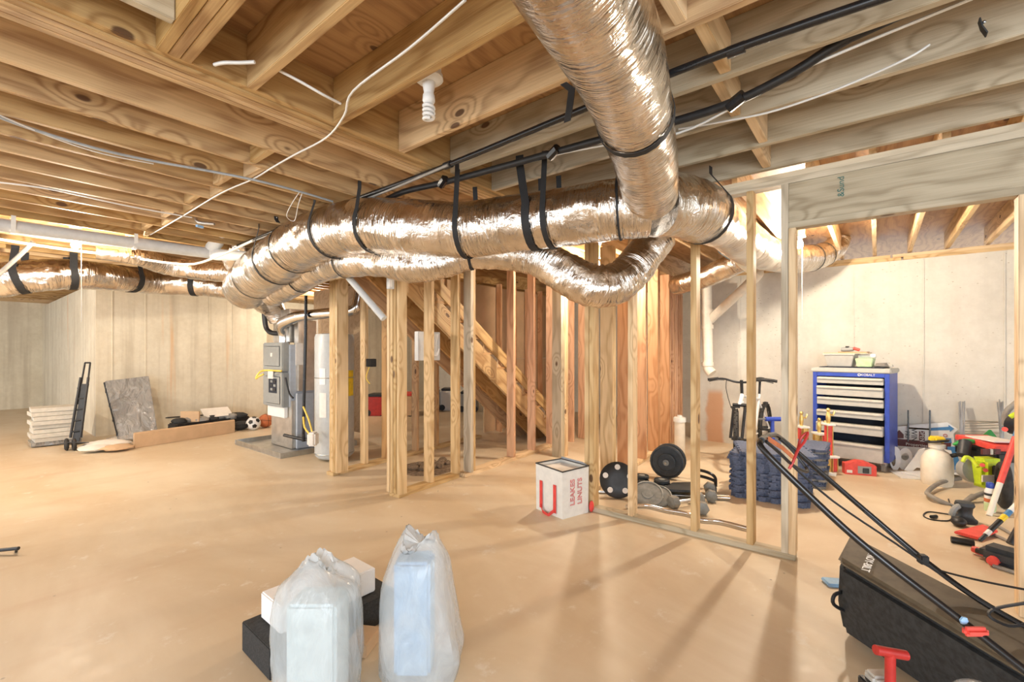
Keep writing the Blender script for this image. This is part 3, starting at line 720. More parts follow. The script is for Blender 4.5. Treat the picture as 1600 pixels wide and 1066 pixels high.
MB().tube([at(446, 590, 6.1), at(452, 615, 6.1), at(458, 622, 6.05)], .012, 8, 2).build('hose', 'black', fu)
MB().tube([at(444, 680, 6.1), at(470, 686, 6.0), at(490, 688, 5.9)], .022, 8, 2).build('gas_pipe', 'black', fu)
fl = thing('flue_pipe', 'shiny steel flue pipe elbowing from furnace to the right', 'pipe', at(440, 545, 6.3))
MB().tube([at(444, 545, 6.4), at(444, 522, 6.4), at(440, 508, 6.3), at(452, 500, 6.2), at(472, 494, 6.1), at(520, 489, 5.9), at(552, 485, 5.8), at(560, 470, 5.8), at(565, 440, 5.8)], [.075, .075, .08, .08, .07, .068, .068, .068, .068], 14, 5).build('flue', 'chrome', fl)
hs = tag(MB().tube([at(412, 462, 6.6), at(413, 490, 6.6), at(416, 512, 6.6), at(424, 520, 6.55), at(436, 521, 6.5)], .035, 10, 4).build('drain_hose', 'black'), 'black corrugated hose curling down beside furnace', 'hose')
tag(MB().tube([at(412, 585, 6.2), at(405, 588, 6.2), at(400, 592, 6.2), at(403, 585, 6.2), at(412, 579, 6.2), at(440, 580, 6.15)], .012, 8, 4).build('yellow_cord', 'gasyellow'), 'yellow cord looped across the furnace door', 'cord')
wh = thing('water_heater', 'tall grey water heater behind the jamb post', 'water heater', (3.10, 5.36, 0))
MB().lathe([(.20, 0), (.23, .03), (.235, .08), (.235, 1.50), (.22, 1.54), (.05, 1.56)], (3.10, 5.36, .03), 32).build('tank', 'heater', wh)
for z in (.06, 1.0): MB().torus((3.10, 5.36, z + .03), (0, 0, 1), .236, .006, 32, 6).build('seam_band', 'steel', wh)
def curved_label(c, r, a0, a1, z0, z1, mat, parent):
    n = 8; vs = []; fs = []
    for i in range(n + 1):
        a = a0 + (a1 - a0) * i / n
        for z in (z0, z1): vs.append(Vector((c[0] + r * math.cos(a), c[1] + r * math.sin(a), z)))
    for i in range(n): fs.append((2 * i, 2 * i + 2, 2 * i + 3, 2 * i + 1))
    MB().add(vs, fs).build('label_sticker', mat, parent)
curved_label((3.10, 5.36), .238, -2.9, -2.55, .95, 1.15, 'white', wh); curved_label((3.10, 5.36), .238, -2.9, -2.5, .55, .85, 'paper', wh)
curved_label((3.10, 5.36), .238, -1.35, -.9, .80, 1.12, 'yellow', wh)
vp = at(489, 686, 5.35); MB().box(vp, (.12, .10, .16), .6).build('gas_valve', 'paper', wh, .02)
MB().tube([at(474, 636, 5.6), at(482, 655, 5.5), at(488, 676, 5.4)], .011, 8, 3).build('gas_line', 'gasyellow', wh)
MB().tube([at(474, 652, 5.6), at(476, 668, 5.5), at(485, 680, 5.4)], .011, 8, 3).build('gas_line', 'gasyellow', wh)
tag(MB().tube([at(545, 434, 4.1), at(600, 498, 4.0)], .030, 12, 1).build('slanted_pipe', 'pvcgrey'), 'slanted grey-white pipe between jamb post and stair wall', 'pipe')
jb = thing('junction_box', 'black outlet box on a stud beyond the jamb post', 'electrical box', at(580, 567, 5.1))
MB().box(at(580, 567, 5.1), (.07, .10, .09)).build('box', 'black', jb, .004)
MB().tube([at(577, 574, 5.08), at(572, 590, 5.08), at(578, 600, 5.08)], .006, 6, 4).build('cord', 'gasyellow', jb)
lb = thing('switch_box', 'small white electrical box high on the corner post', 'electrical box', at(610, 442, 4.02))
MB().box(at(610, 443, 4.05), (.05, .05, .10)).build('box', 'pvcgrey', lb, .003); MB().box(at(610, 443, 4.02), (.03, .012, .06)).build('cover', 'white', lb)
cp = thing('media_enclosure', 'grey low-voltage panel with cables below the stairs', 'electrical box', at(665, 540, 4.78))
MB().box(at(668, 541, 4.79), (.30, .06, .30)).build('enclosure', 'pvcgrey', cp, .004)
for i in range(4): MB().tube([at(678 + 2 * i, 522, 4.72), at(672 + 3 * i, 540, 4.71), at(680 + i, 556, 4.72), at(686, 545, 4.72)], .006, 6, 4).build('cable', 'cable', cp)

# ================================================================== THINGS ON THE LEFT
c0 = gz(112, 700); 
for i in range(9):
    z = .012 + .060 * i; dx = .03 * math.sin(i * 2.3); dy = .03 * math.cos(i * 1.7)
    LBL = {0: 'plastic-wrapped carton at the bottom of the tile stack', 8: 'topmost pale tile carton of the stack by the hand truck'}
    o = MB().box((1.03 + dx, 9.40 + dy, z + .029 + .002), (.52 - .02 * (i % 3), .40, .056), .12 * math.sin(i * 3.1)).build('tile_carton', 'tile' if i else 'wrap', None, .003)
    tag(o, LBL.get(i, 'flat pale tile carton inside the stack beside the hand truck'), 'carton', 'tile cartons')
ht = thing('hand_truck', 'black folding hand truck leaning by the tile stack', 'hand truck', gz(120, 695))
for s in (-1, 1):
    a = at(118 + 8 * s, 684, 6.43); b = at(132 + 6 * s, 590, 6.63)
    MB().cyl(a, b, .016, seg=10).build('rail', 'black', ht)
    MB().cyl(at(127 + 6 * s, 632, 6.58), at(137 + 4 * s, 567, 6.73), .011, seg=8).build('handle_tube', 'black', ht)
MB().cyl(at(133, 567, 6.73), at(141, 567, 6.73), .012, seg=8).build('handle_grip', 'black', ht)
for i in range(5):
    y_ = 675 - 17 * i; x_ = 119 + 2.6 * i
    MB().cyl(at(x_ - 8, y_, 6.45 + .04 * i), at(x_ + 8, y_ - 2, 6.45 + .04 * i), .012, seg=8).build('cross_bar', 'black', ht)
ribbon(mb := MB(), [at(118, 690, 6.43), at(133, 600, 6.61)], RT, .10, .01); mb.build('back_plate', 'black', ht)
for px in (104, 116):
    c = at(px, 684, 6.23); c.z = .085
    wv = (FW * .75 + RT * .66).normalized()
    wobj = MB().torus(c, wv, .062, .022, 24, 8).build('wheel', 'rubber', ht); MB().cyl(c - wv * .012, c + wv * .012, .05, seg=14).build('hub', 'iron', wobj)
ribbon(mb := MB(), [at(106, 695, 6.38), at(122, 692, 6.18)], RT, .3, .008); mb.build('toe_plate', 'black', ht)
pn = thing('wrapped_panel', 'grey panel wrapped in shiny plastic leaning on the concrete wall', 'panel', gz(212, 692))
a, b_ = gz(187, 692), gz(246, 684); c_, d_ = at(231, 590, 7.35), at(163, 598, 7.15)
nn = (b_ - a).cross(d_ - a).normalized() * -.05
MB().hexa([a, b_, b_ - nn, a - nn, d_, c_, c_ - nn, d_ - nn]).build('panel_body', 'wrap', pn, .008)
for q0, q1 in ((a, d_), (b_, c_), (d_, c_)):
    MB().cyl(q0 + nn * .1, q1 + nn * .1, .012, seg=6).build('edge_strip', 'black', pn)
for i in range(4):
    p = a.lerp(d_, .14 + .24 * i) + nn * .25; MB().box(p, (.02, .03, .06)).build('clip', 'black', pn)
cbx = tag(MB().hexa([gz(210, 701), gz(367, 676), gz(367, 676) + Vector((.05, .16, 0)), gz(210, 701) + Vector((.02, .16, 0))] + [v + Vector((0, 0, .20)) for v in (gz(210, 701), gz(367, 676), gz(367, 676) + Vector((.05, .16, 0)), gz(210, 701) + Vector((.02, .16, 0)))]).build('long_carton', 'cardboard', None, .006), 'long low cardboard carton on the floor by wrapped panel', 'carton')
bd = thing('debris_tray', 'long black tray of plastic-wrapped parts behind the carton', 'tray', (2.65, 8.85, 0))
MB().box((2.86, 8.86, .10), (1.15, .32, .20), .10).build('tray', 'black', bd, .02)
for i in range(7):
    MB().ball((2.40 + .15 * i, 8.84 + .06 * math.sin(i * 2), .22), .10, (1.1, .9, .6), 10, 7, .18).build('wrapped_part', 'wrap' if i % 3 else 'blackfoam', bd)
MB().box((2.95, 8.88, .31), (.42, .26, .015), Matrix.Rotation(.5, 3, 'X')).build('leaflet', 'paper', bd)
MB().box((2.55, 8.84, .28), (.03, .30, .18), .7).build('divider', 'cardboard', bd)
tag(MB().cyl(at(245, 654, 7.9), at(375, 645, 8.6), .012, seg=8).build('metal_rod', 'blackmetal'), 'thin dark rod lying across the parts tray', 'rod')
for i, (px, py, s, m_) in enumerate(((165, 700, .22, 'paper'), (195, 690, .18, 'film'), (150, 706, .15, 'paper'), (182, 705, .14, 'cardboard'))):
    p = gz(px, py); nm = 'crumpled_wrapper'
    o = MB().ball(p + Vector((0, 0, .05)), s, (1.2, 1.0, .28), 14, 8, .22).build(nm, m_)
    tag(o, ('pale crumpled paper on floor before the wrapped panel', 'clear crumpled plastic film beside the panel foot', 'small crumpled paper scrap near hand truck wheel', 'torn brown cardboard flap against the long carton')[i], 'litter')
sb = thing('soccer_ball', 'white and black soccer ball beside the basketball', 'ball', gz(396, 672) + Vector((0, 0, 0)))
pc = gz(396, 672) + Vector((0, 0, .115)); MB().ball(pc, .115, seg=20, rings=14).build('ball_skin', 'white', sb)
for dv in ((-.6, -.6, .3), (-.2, -.9, -.3), (.3, -.8, .5), (-.9, -.1, -.2), (0, -.3, .95), (-.7, .4, .6)):
    v = Vector(dv).normalized(); MB().lathe([(.04, 0), (.04, .004), (.02, .006)], pc + v * .110, 5, v).build('pentagon', 'black', sb)
kb = thing('basketball', 'orange basketball beside the furnace base', 'ball', gz(415, 668))
pc = gz(415, 668) + Vector((0, 0, .12)); MB().ball(pc, .12, seg=20, rings=14).build('ball_skin', 'orange', kb)
for ax in ((1, 0, 0), (0, 1, .2), (.2, .1, 1)): MB().torus(pc, ax, .1195, .003, 32, 5).build('seam', 'black', kb)
tag(MB().ball(gz(376, 672) + Vector((0, 0, .08)), .13, (1.2, .8, .6), 12, 8, .15).build('grey_sack', 'blackfoam'), 'slumped dark sack beside the soccer ball', 'sack')
rl = thing('floor_rod', 'dark flat bar end lying on the open floor', 'bar', gz(20, 862)); 
MB().cyl(at(-60, 866, 3.02), at(29, 857, 3.04), .012, seg=8).build('bar', 'iron', rl); MB().cyl(at(26, 858, 3.04), gz(25, 863), .008, seg=8).build('foot', 'black', rl)
# items far behind the stairs
far = [((591, 648), 'red', .5, .40, 'red wheeled tool case far beyond the jamb post'), ((632, 648), 'cardboard', .6, .42, 'open brown carton far beyond the stair wall'), ((678, 643), 'steel', .3, .5, 'silver appliance far behind the stairs'), ((702, 640), 'white', .45, .45, 'white and black machine far under the stairs'), ((733, 642), 'hvac', .5, .4, 'grey crate far under the stairs')]
for (px, py), m_, wd, hh, lab in far:
    p = gz(px, py); e = thing('stored_box', lab, 'storage', p)
    MB().box(p + Vector((0, 0, hh / 2)), (wd, wd * .8, hh), .66).build('case', m_, e, .02)
    MB().box(p + Vector((0, 0, hh + .03)), (wd * .9, wd * .7, .05), .66).build('lid', 'black' if m_ in ('red', 'white', 'hvac') else 'brightred', e, .01)
    for s in (-1, 1): MB().cyl(p + RT * s * wd * .3 - FW * wd * .45 + Vector((0, 0, .07)), p + RT * s * wd * .3 - FW * wd * .5 + Vector((0, 0, .07)), .07, seg=12).build('foot_wheel', 'black', e)
rb = thing('rubble_patch', 'broken rubble in a rough floor pit inside the stair wall', 'rubble', (3.5, 4.1, 0))
MB().lathe([(.34, 0), (.30, .012), (.10, .010)], (3.5, 4.08, 0), 14).build('pit_soil', 'dirt', rb)
for i in range(26):
    a = hash01(i) * 6.28; r_ = .26 * hash01(i + 50) ** .5
    MB().ball((3.58 + r_ * math.cos(a), 4.06 + r_ * math.sin(a) * .8, .03), .035 + .03 * hash01(i + 9), (1, .8, .7), 7, 5, .2).build('stone', 'dirt', rb)

# ================================================================== FOREGROUND
bf = tag(MB().box((1.15, 2.08, .066), (.62, .30, .132), -.03).build('foam_block', 'blackfoam', None, .004), 'black foam block under the white styrofoam', 'foam block')
wf_ = tag(MB().box((1.14, 2.09, .134 + .062), (.47, .20, .12), -.02).build('styrofoam_block', 'foam', None, .006), 'white styrofoam block resting on black foam', 'foam block')
def sack(name, label, c, rings, rz, box, mat_in, seed):
    """rings: (height, half width, half depth, shift x, shift y) of the film from floor to crumpled top"""
    e = thing(name, label, 'bag', c, 0); c = Vector(c); n = 40; vs = []; fs = []; rr = random.Random(seed); m3 = Matrix.Rotation(rz, 3, 'Z')
    prof = smoothpath([Vector((h, a, b)) for h, a, b, *_ in rings], 6); sh = smoothpath([Vector((x, y, 0)) for *_, x, y in rings], 6)
    fold = [(rr.uniform(2, 9), rr.uniform(0, 6.3), rr.uniform(3, 14), rr.uniform(.010, .030)) for _ in range(6)]
    for i, (p, s_) in enumerate(zip(prof, sh)):
        f = i / (len(prof) - 1)
        for k in range(n):
            a = 2 * PI * k / n; q = 1.0
            for fr_, ph, vz, am in fold: q += am * (1.0 - abs(math.sin(.5 * (round(fr_) * a + ph + vz * f)))) * 2 - am
            sq = (abs(math.cos(a)) ** 3.2 + abs(math.sin(a)) ** 3.2) ** (-1 / 3.2)
            v = m3 @ Vector((p.y * q * math.cos(a) * sq + s_.x, p.z * q * math.sin(a) * sq + s_.y, 0))
            vs.append(c + v + Vector((0, 0, p.x + .004 + .035 * f * f * math.sin(2 * a + seed) + (.012 * rr.uniform(-1, 1) if f > .9 else 0))))
    m_ = len(prof)
    for i in range(m_ - 1):
        for k in range(n): k2 = (k + 1) % n; fs.append((i * n + k, i * n + k2, (i + 1) * n + k2, (i + 1) * n + k))
    fs.append(tuple(reversed(range(n)))); vs.append(c + m3 @ Vector((sh[-1].x, sh[-1].y, 0)) + Vector((0, 0, prof[-1].x - .03)))
    for k in range(n): fs.append(((m_ - 1) * n + k, (m_ - 1) * n + (k + 1) % n, len(vs) - 1))
    MB().add(vs, fs).build('plastic_film', 'bagfilm', e)
    bx, by, bh, off = box
    MB().box(c + m3 @ Vector((off[0], off[1], bh / 2 + .012)), (bx, by, bh), rz).build('contents', mat_in, e, .012)
    return e
A0 = YAW - PI / 2
sack('plastic_bag', 'milky plastic bag slumped before the styrofoam block', (.925, 1.715, 0),
     [(0, .155, .13, 0, 0), (.12, .17, .14, 0, 0), (.25, .165, .13, 0, 0), (.36, .160, .12, 0, 0), (.44, .145, .10, .0, .01), (.485, .095, .06, -.01, .02), (.51, .05, .03, -.02, .03)], A0, (.19, .15, .38, (.0, 0)), 'teal', 5)
sack('plastic_bag', 'tall milky plastic bag holding a pale blue object', (1.265, 1.515, 0),
     [(0, .165, .13, 0, 0), (.10, .180, .15, .01, 0), (.22, .168, .14, 0, 0), (.36, .150, .12, -.01, 0), (.46, .125, .105, 0, 0), (.52, .095, .08, .0, .01), (.555, .07, .05, .0, .02)], A0, (.15, .13, .47, (-.02, 0)), 'ltblue', 9)
tag(MB().box((1.20, 1.83, .03), (.14, .10, .06), .5).build('small_carton', 'cardboard', None, .003), 'small brown carton between the two plastic bags', 'carton')

# ---- lawn mower with catcher bag
mw = thing('lawn_mower', 'push mower handle and black grass catcher by the doorway', 'lawn mower', (2.3, -.25, 0))
BL, FL, FR, BR = Vector((2.86, .10, .42)), Vector((2.55, .135, .40)), Vector((1.98, -.36, .40)), Vector((2.25, -.42, .42))
bl, fl_, fr, br = Vector((2.86, .10, .05)), Vector((2.66, .125, .015)), Vector((2.14, -.44, .03)), Vector((2.35, -.46, .03))
def loft(rings, name, mat, parent, bev, cut=0):
    n = len(rings[0]); vs = [v for r_ in rings for v in r_]; fs = [tuple(reversed(range(n)))]
    for i in range(len(rings) - 1):
        for k in range(n): k2 = (k + 1) % n; fs.append((i * n + k, i * n + k2, (i + 1) * n + k2, (i + 1) * n + k))
    fs.append(tuple(range((len(rings) - 1) * n, len(rings) * n)))
    return MB().add(vs, fs).build(name, mat, parent, bev)
mid = [a.lerp(b, .45) + (a - Vector((2.4, -.15, 0))) * .06 for a, b in zip((bl, fl_, fr, br), (BL, FL, FR, BR))]
for v in mid: v.z = .17
up_ = [v - Vector((0, 0, .015)) for v in (BL, FL, FR, BR)]
cb = loft([[bl, fl_, fr, br], mid, up_], 'grass_catcher', 'bagside', mw, .025)
cen = (BL + FL + FR + BR) / 4
crown = [v.lerp(cen, .35) + Vector((0, 0, .018)) for v in (BL, FL, FR, BR)]
rim = [v + (v - cen) * .02 for v in (BL, FL, FR, BR)]
loft([[v - Vector((0, 0, .02)) for v in rim], [v + Vector((0, 0, .012)) for v in rim], crown], 'catcher_top', 'bagtop', mw, .02)
tl = FL.lerp(BL, .5).lerp(FR.lerp(BR, .5), .13)
text('TROY-BILT', .042, 'white', mw, axes((BL - FL) * -1, (FR - FL), gz(1357, 878, .438) - mw.location))
MB().tube([at(1318, 925, 2.12), at(1304, 930, 2.10), at(1303, 945, 2.10), at(1326, 958, 2.12)], .008, 8, 4).build('handle_loop', 'black', mw)
hA = [at(1200, 681, 1.68), at(1188, 690, 1.58), at(1197, 708, 1.54), at(1260, 770, 1.48), at(1330, 835, 1.42), at(1400, 892, 1.36), at(1500, 968, 1.26), at(1620, 1062, 1.14)]
hB = [at(1190, 688, 1.58), at(1205, 680, 1.75), at(1222, 687, 1.95), at(1290, 745, 1.95), at(1360, 805, 1.90), at(1440, 872, 1.80), at(1530, 938, 1.64), at(1640, 1000, 1.46)]
MB().tube(hA, .0105, 12, 6).build('handle_tube', 'blackmetal', mw)
MB().tube(hB, .0105, 12, 6).build('handle_tube', 'blackmetal', mw)
MB().tube([at(1197, 690, 1.58), at(1216, 706, 1.62), at(1240, 728, 1.68), at(1262, 736, 1.85), at(1238, 704, 1.9), at(1218, 686, 1.9)], .006, 8, 4).build('bail_bar', 'black', mw)
MB().tube([at(1233, 733, 1.66), at(1240, 720, 1.66), at(1247, 703, 1.67), at(1257, 690, 1.68), at(1262, 676, 1.69), at(1252, 684, 1.70), at(1248, 697, 1.70), at(1246, 706, 1.68)], .005, 8, 4).build('drive_lever', 'red', mw)
ribbon(mb := MB(), [at(1200, 686, 1.62), at(1222, 700, 1.8), at(1240, 716, 1.85)], Vector((0, 0, 1)), .018, .003); mb.build('label_strip', 'orange', mw)
MB().tube([at(1225, 716, 1.66), at(1300, 782, 1.66), at(1400, 850, 1.64), at(1500, 918, 1.56), at(1610, 985, 1.45)], .004, 6, 4).build('control_cable', 'black', mw)
MB().tube([at(1350, 800, 1.88), at(1420, 860, 1.82), at(1450, 885, 1.78), at(1520, 905, 1.66), at(1620, 925, 1.5)], .004, 6, 4).build('control_cable', 'black', mw)
cl_ = at(1442, 874, 1.79); MB().box(cl_, (.03, .03, .035), .5).build('cable_clip', 'black', mw, .004)
MB().tube([at(1620, 940, 1.5), at(1560, 950, 1.52), at(1545, 962, 1.5), at(1575, 978, 1.48), at(1605, 975, 1.46)], .005, 6, 4).build('pull_cord', 'black', mw)
kn = at(1524, 987, 1.22); MB().box(kn, (.022, .066, .024), Matrix.Rotation(YAW - PI / 2 + PI / 2, 3, 'Z')).build('wing_knob', 'brightred', mw, .008)
kp = at(1499, 966, 1.26); MB().lathe([(.011, 0), (.011, .005), (.006, .008)], kp - FW * .010, 6, -FW).build('bolt', 'ltblue', mw)
# mower deck and wheels just outside the frame (right of the catcher)
MB().box((2.05, -.72, .20), (.50, .55, .16), -.7).build('deck', 'blackmetal', mw, .04)
for s in (-1, 1):
    for q in (-1, 1):
        c = Vector((2.05, -.72, .10)) + Matrix.Rotation(-.7, 3, 'Z') @ Vector((.27 * s, .22 * q, 0))
        ax = Matrix.Rotation(-.7, 3, 'Z') @ Vector((1, 0, 0)); MB().lathe([(.04, -.025), (.10, -.022), (.10, .022), (.04, .025)], c, 20, ax).build('wheel', 'rubber', mw)
# red T handle tool and its grey case
rt_ = thing('red_handle_tool', 'red T-handled pump standing before the grass catcher', 'tool', gz(1395, 1120))
tp = at(1391, 1020, 1.30); rt_.location = (tp.x, tp.y, 0)
MB().tube([tp + RT * .046 - Vector((0, 0, .008)), tp, tp - RT * .042 + Vector((0, 0, .008))], .013, 12, 1).build('grip', 'red', rt_)
MB().cyl(tp, Vector((tp.x, tp.y, 0)), .013, seg=12).build('shaft', 'red', rt_)
MB().box(Vector((tp.x, tp.y, .20)) + FW * .05 + RT * .012, (.045, .07, .40), YAW).build('body', 'drawer', rt_, .008)
MB().box(Vector((tp.x, tp.y, .19)) + FW * .05 - RT * .030, (.045, .02, .38), YAW).build('side_rail', 'black', rt_, .004)
cbp = at(1532, 900, 1.18); tag(MB().ball((cbp.x, cbp.y, .245), .12, (1.15, .9, 2.02), 18, 14, .07).build('clear_bag', 'film'), 'crumpled clear plastic bag before the grass catcher', 'bag')
pd = thing('blue_cloth', 'pale blue woven cloth poking out behind grass catcher', 'cloth', gz(1305, 918))
MB().box(gz(1309, 917) + Vector((.02, .01, .012)), (.09, .12, .02), .5).build('cloth', 'ltblue', pd, .006)

# ================================================================== CANVAS BAG AND WEIGHTS
cv = thing('canvas_tote', 'white canvas tote with red straps beside the partition corner', 'bag', (3.27, 2.08, 0))
A, B, C_ = gz(838, 795), gz(879, 812), gz(919, 801); D = A + C_ - B
top = [Vector((v.x, v.y, .385 if i != 1 else .375)) for i, v in enumerate((A, B, C_, D))]
tb = [v.lerp((A + C_) / 2, -.02) for v in top]
vs = [A, B, C_, D] + tb
MB().add(vs, [(3, 2, 1, 0), (0, 1, 5, 4), (1, 2, 6, 5), (2, 3, 7, 6), (3, 0, 4, 7)]).build('canvas_body', 'bagcloth', cv)
cen = (tb[0] + tb[2]) / 2
MB().add([v.lerp(cen, .06) - Vector((0, 0, .03)) for v in tb], [(0, 1, 2, 3)]).build('folded_contents', 'paper', cv)
for i in range(4): MB().tube([tb[i], tb[(i + 1) % 4]], .006, 6, 1).build('piping', 'black', cv)
MB().add([tb[2], tb[3], tb[3].lerp(cen, .22) + Vector((0, 0, .03)), tb[2].lerp(cen, .22) + Vector((0, 0, .03))], [(0, 1, 2, 3)]).build('lid_flap', 'hvac2', cv)
fnd = Vector((-(B - A).y, (B - A).x, 0)).normalized() * -.008
if fnd.dot(FW) > 0: fnd = -fnd
for u in (.22, .74):
    q = A.lerp(B, u); ribbon(mb := MB(), [q + fnd + Vector((0, 0, .26)), q + fnd + Vector((0, 0, .03))], (B - A), .035, .002); mb.build('strap', 'redweb', cv)
q0, q1 = A.lerp(B, .22) + fnd * 1.2, A.lerp(B, .74) + fnd * 1.2
ribbon(mb := MB(), [q0 + Vector((0, 0, .05)), q0.lerp(q1, .25) + fnd * 2 + Vector((0, 0, .012)), q0.lerp(q1, .75) + fnd * 4 + Vector((0, 0, .008)), q1 + fnd + Vector((0, 0, .05))], Vector((0, 0, 1)) + fnd * 20, .03, .003); mb.build('strap_handle', 'redweb', cv)
MB().ball(C_ + Vector((.02, -.02, .05)), .03, (1, .6, 1.6), 8, 6).build('strap_end', 'redweb', cv)
sd_ = (C_ - B).normalized(); nsd = Vector((sd_.y, -sd_.x, 0))
if nsd.dot(FW) > 0: nsd = -nsd
mid_ = B.lerp(C_, .5)
text('LEAKES', .066, 'redweb', cv, axes((0, 0, 1), -sd_, mid_ - sd_ * .035 + nsd * .004 + Vector((0, 0, .20)) - cv.location), outline=.0012)
text('LINUTS', .066, 'redweb', cv, axes((0, 0, 1), -sd_, mid_ + sd_ * .045 + nsd * .004 + Vector((0, 0, .20)) - cv.location), outline=.0012)

def plate(label, c, ax, r, th, group='weight plates', face='iron'):
    ax = Vector(ax).normalized(); e = thing('weight_plate', label, 'weight plate', c, group=group); c = Vector(c)
    o = MB().lathe([(.03, -th / 2), (r * .94, -th / 2), (r, -th * .35), (r, th * .35), (r * .94, th / 2), (r * .90, th / 2), (r * .88, th * .25), (r * .40, th * .25), (r * .38, th / 2), (.03, th / 2)], c, 32, ax).build('disc', face, e)
    MB().lathe([(.022, -th * .55), (.032, -th * .55), (.032, th * .55), (.022, th * .55)], c, 16, ax).build('hub_ring', 'ironface', e); return e
va = (-FW * .85 - RT * .5).normalized()
w0 = gz(1042, 748)
plate('large upright dark plate at the front of the loaded bar', w0 + Vector((0, 0, .178)), va, .175, .04)
plate('large upright dark plate behind the front plate', w0 + Vector((0, 0, .178)) - va * .12, va, .175, .04)
plate('small upright plate on the front of the loaded bar', w0 + Vector((0, 0, .178)) + va * .035, va, .095, .03)
tag(MB().cyl(w0 + Vector((0, 0, .178)) + va * .08, w0 + Vector((0, 0, .178)) - va * .22, .014, seg=10).build('dumbbell_bar', 'chrome'), 'short bar through the upright plates', 'bar')
g1 = gz(965, 777); 
e = thing('grip_plate', 'black three-grip weight plate standing by the partition stud', 'weight plate', g1 + Vector((0, 0, 0)))
MB().lathe([(.05, -.022), (.15, -.026), (.165, -.015), (.165, .015), (.15, .026), (.05, .022)], g1 + Vector((0, 0, .16)), 32, (-FW * .8 - RT * .2 + Vector((0, 0, .25)))).build('disc', 'black', e)
an = (-FW * .8 - RT * .2 + Vector((0, 0, .25))).normalized(); s1, s2 = frame(an)
for k in range(5):
    a = 2 * PI * k / 5 + .3; MB().lathe([(.026, 0), (.026, .004), (.015, .005)], g1 + Vector((0, 0, .16)) + an * .025 + (s1 * math.cos(a) + s2 * math.sin(a)) * .115, 10, an).build('grip_slot', 'paper', e)
for i, (px, py, r_, zz) in enumerate(((1003, 762, .085, 0), (1003, 760, .07, 1), (1003, 758, .07, 2), (1032, 768, .11, 0), (1034, 766, .085, 1), (1034, 765, .075, 2))):
    p = gz(px, py); plate(('wide bottom' if zz == 0 else 'middle' if zz == 1 else 'top') + ' small plate of the ' + ('short stack beside the grip plate' if i < 3 else 'low stack before the loaded bar'), p + Vector((0, 0, .017 + .034 * zz)), (0, 0, 1), r_, .032, 'stacked weight plates')
for i, (px, py) in enumerate(((1012, 785), (1030, 787))):
    p = gz(px, py); tl_ = (Vector((0, 0, 1)) - FW * .75 - RT * .25).normalized()
    plate(('large' if i == 0 else 'smaller') + ' grey-faced plate tilted on the floor', p + Vector((0, 0, .075 - .01 * i)), tl_, .135 - .025 * i, .024, 'tilted weight plates', 'ironface')
bbm = thing('dumbbell_bench_pad', 'dark padded board lying over the dumbbells', 'pad', gz(1055, 770)); 
MB().hexa([at(1032, 768, 4.1), at(1082, 770, 4.1), at(1085, 756, 4.6), at(1050, 757, 4.6)] + [v + Vector((0, 0, .02)) for v in (at(1032, 768, 4.1), at(1082, 770, 4.1), at(1085, 756, 4.6), at(1050, 757, 4.6))]).build('pad', 'iron', bbm, .006)
def dumbbell(label, p, d):
    d = Vector(d).normalized(); p = Vector(p) + Vector((0, 0, .055)); e = thing('dumbbell', label, 'dumbbell', p - Vector((0, 0, .055)), group='hex dumbbells')
    MB().cyl(p - d * .10, p + d * .10, .014, seg=10).build('handle', 'chrome', e)
    for s in (-1, 1): MB().lathe([(.035, -.04), (.055, -.03), (.055, .03), (.035, .04)], p + d * .13 * s, 6, d).build('hex_head', 'ironface', e)
dumbbell('hex dumbbell lying beside the tilted plates', gz(1072, 792), RT * .9 + FW * .3)
dumbbell('hex dumbbell pushed against the partition stud', gz(1094, 796), FW * .9 + RT * .25)
dumbbell('hex dumbbell near the press bar pegs', gz(1110, 778), FW * .8 + RT * .3)
tag(MB().tube([gz(978, 792, .02), gz(1010, 790, .02), gz(1040, 797, .02), gz(1075, 803, .02), gz(1095, 812, .02), gz(1125, 815, .02), gz(1168, 826, .02)], .0145, 10, 5).build('curl_bar', 'chrome'), 'bent chrome curl bar lying behind the partition plate', 'bar')
br_ = thing('barbell', 'straight steel barbell lying behind the dumbbells', 'bar', gz(1040, 782))
MB().cyl(gz(922, 768, .016), gz(1140, 778, .016), .013, seg=10).build('shaft', 'steel', br_); MB().cyl(gz(1108, 776, .026), gz(1140, 778, .026), .024, seg=12).build('sleeve', 'chrome', br_)
pb = thing('press_handles', 'black double press bar handles behind the weights', 'bar', gz(1110, 770))
for dz in (0, .06): MB().tube([at(1085, 733 + dz * 150, 4.6), at(1105, 738 + dz * 150, 4.5), at(1117, 746 + dz * 110, 4.45), at(1118, 760, 4.4)], .015, 10, 5).build('handle', 'blackmetal', pb)
MB().box(at(1114, 764, 4.38), (.07, .06, .07), .4).build('clamp', 'iron', pb, .01); MB().cyl(at(1114, 764, 4.38), gz(1112, 772), .012, seg=8).build('peg', 'iron', pb)

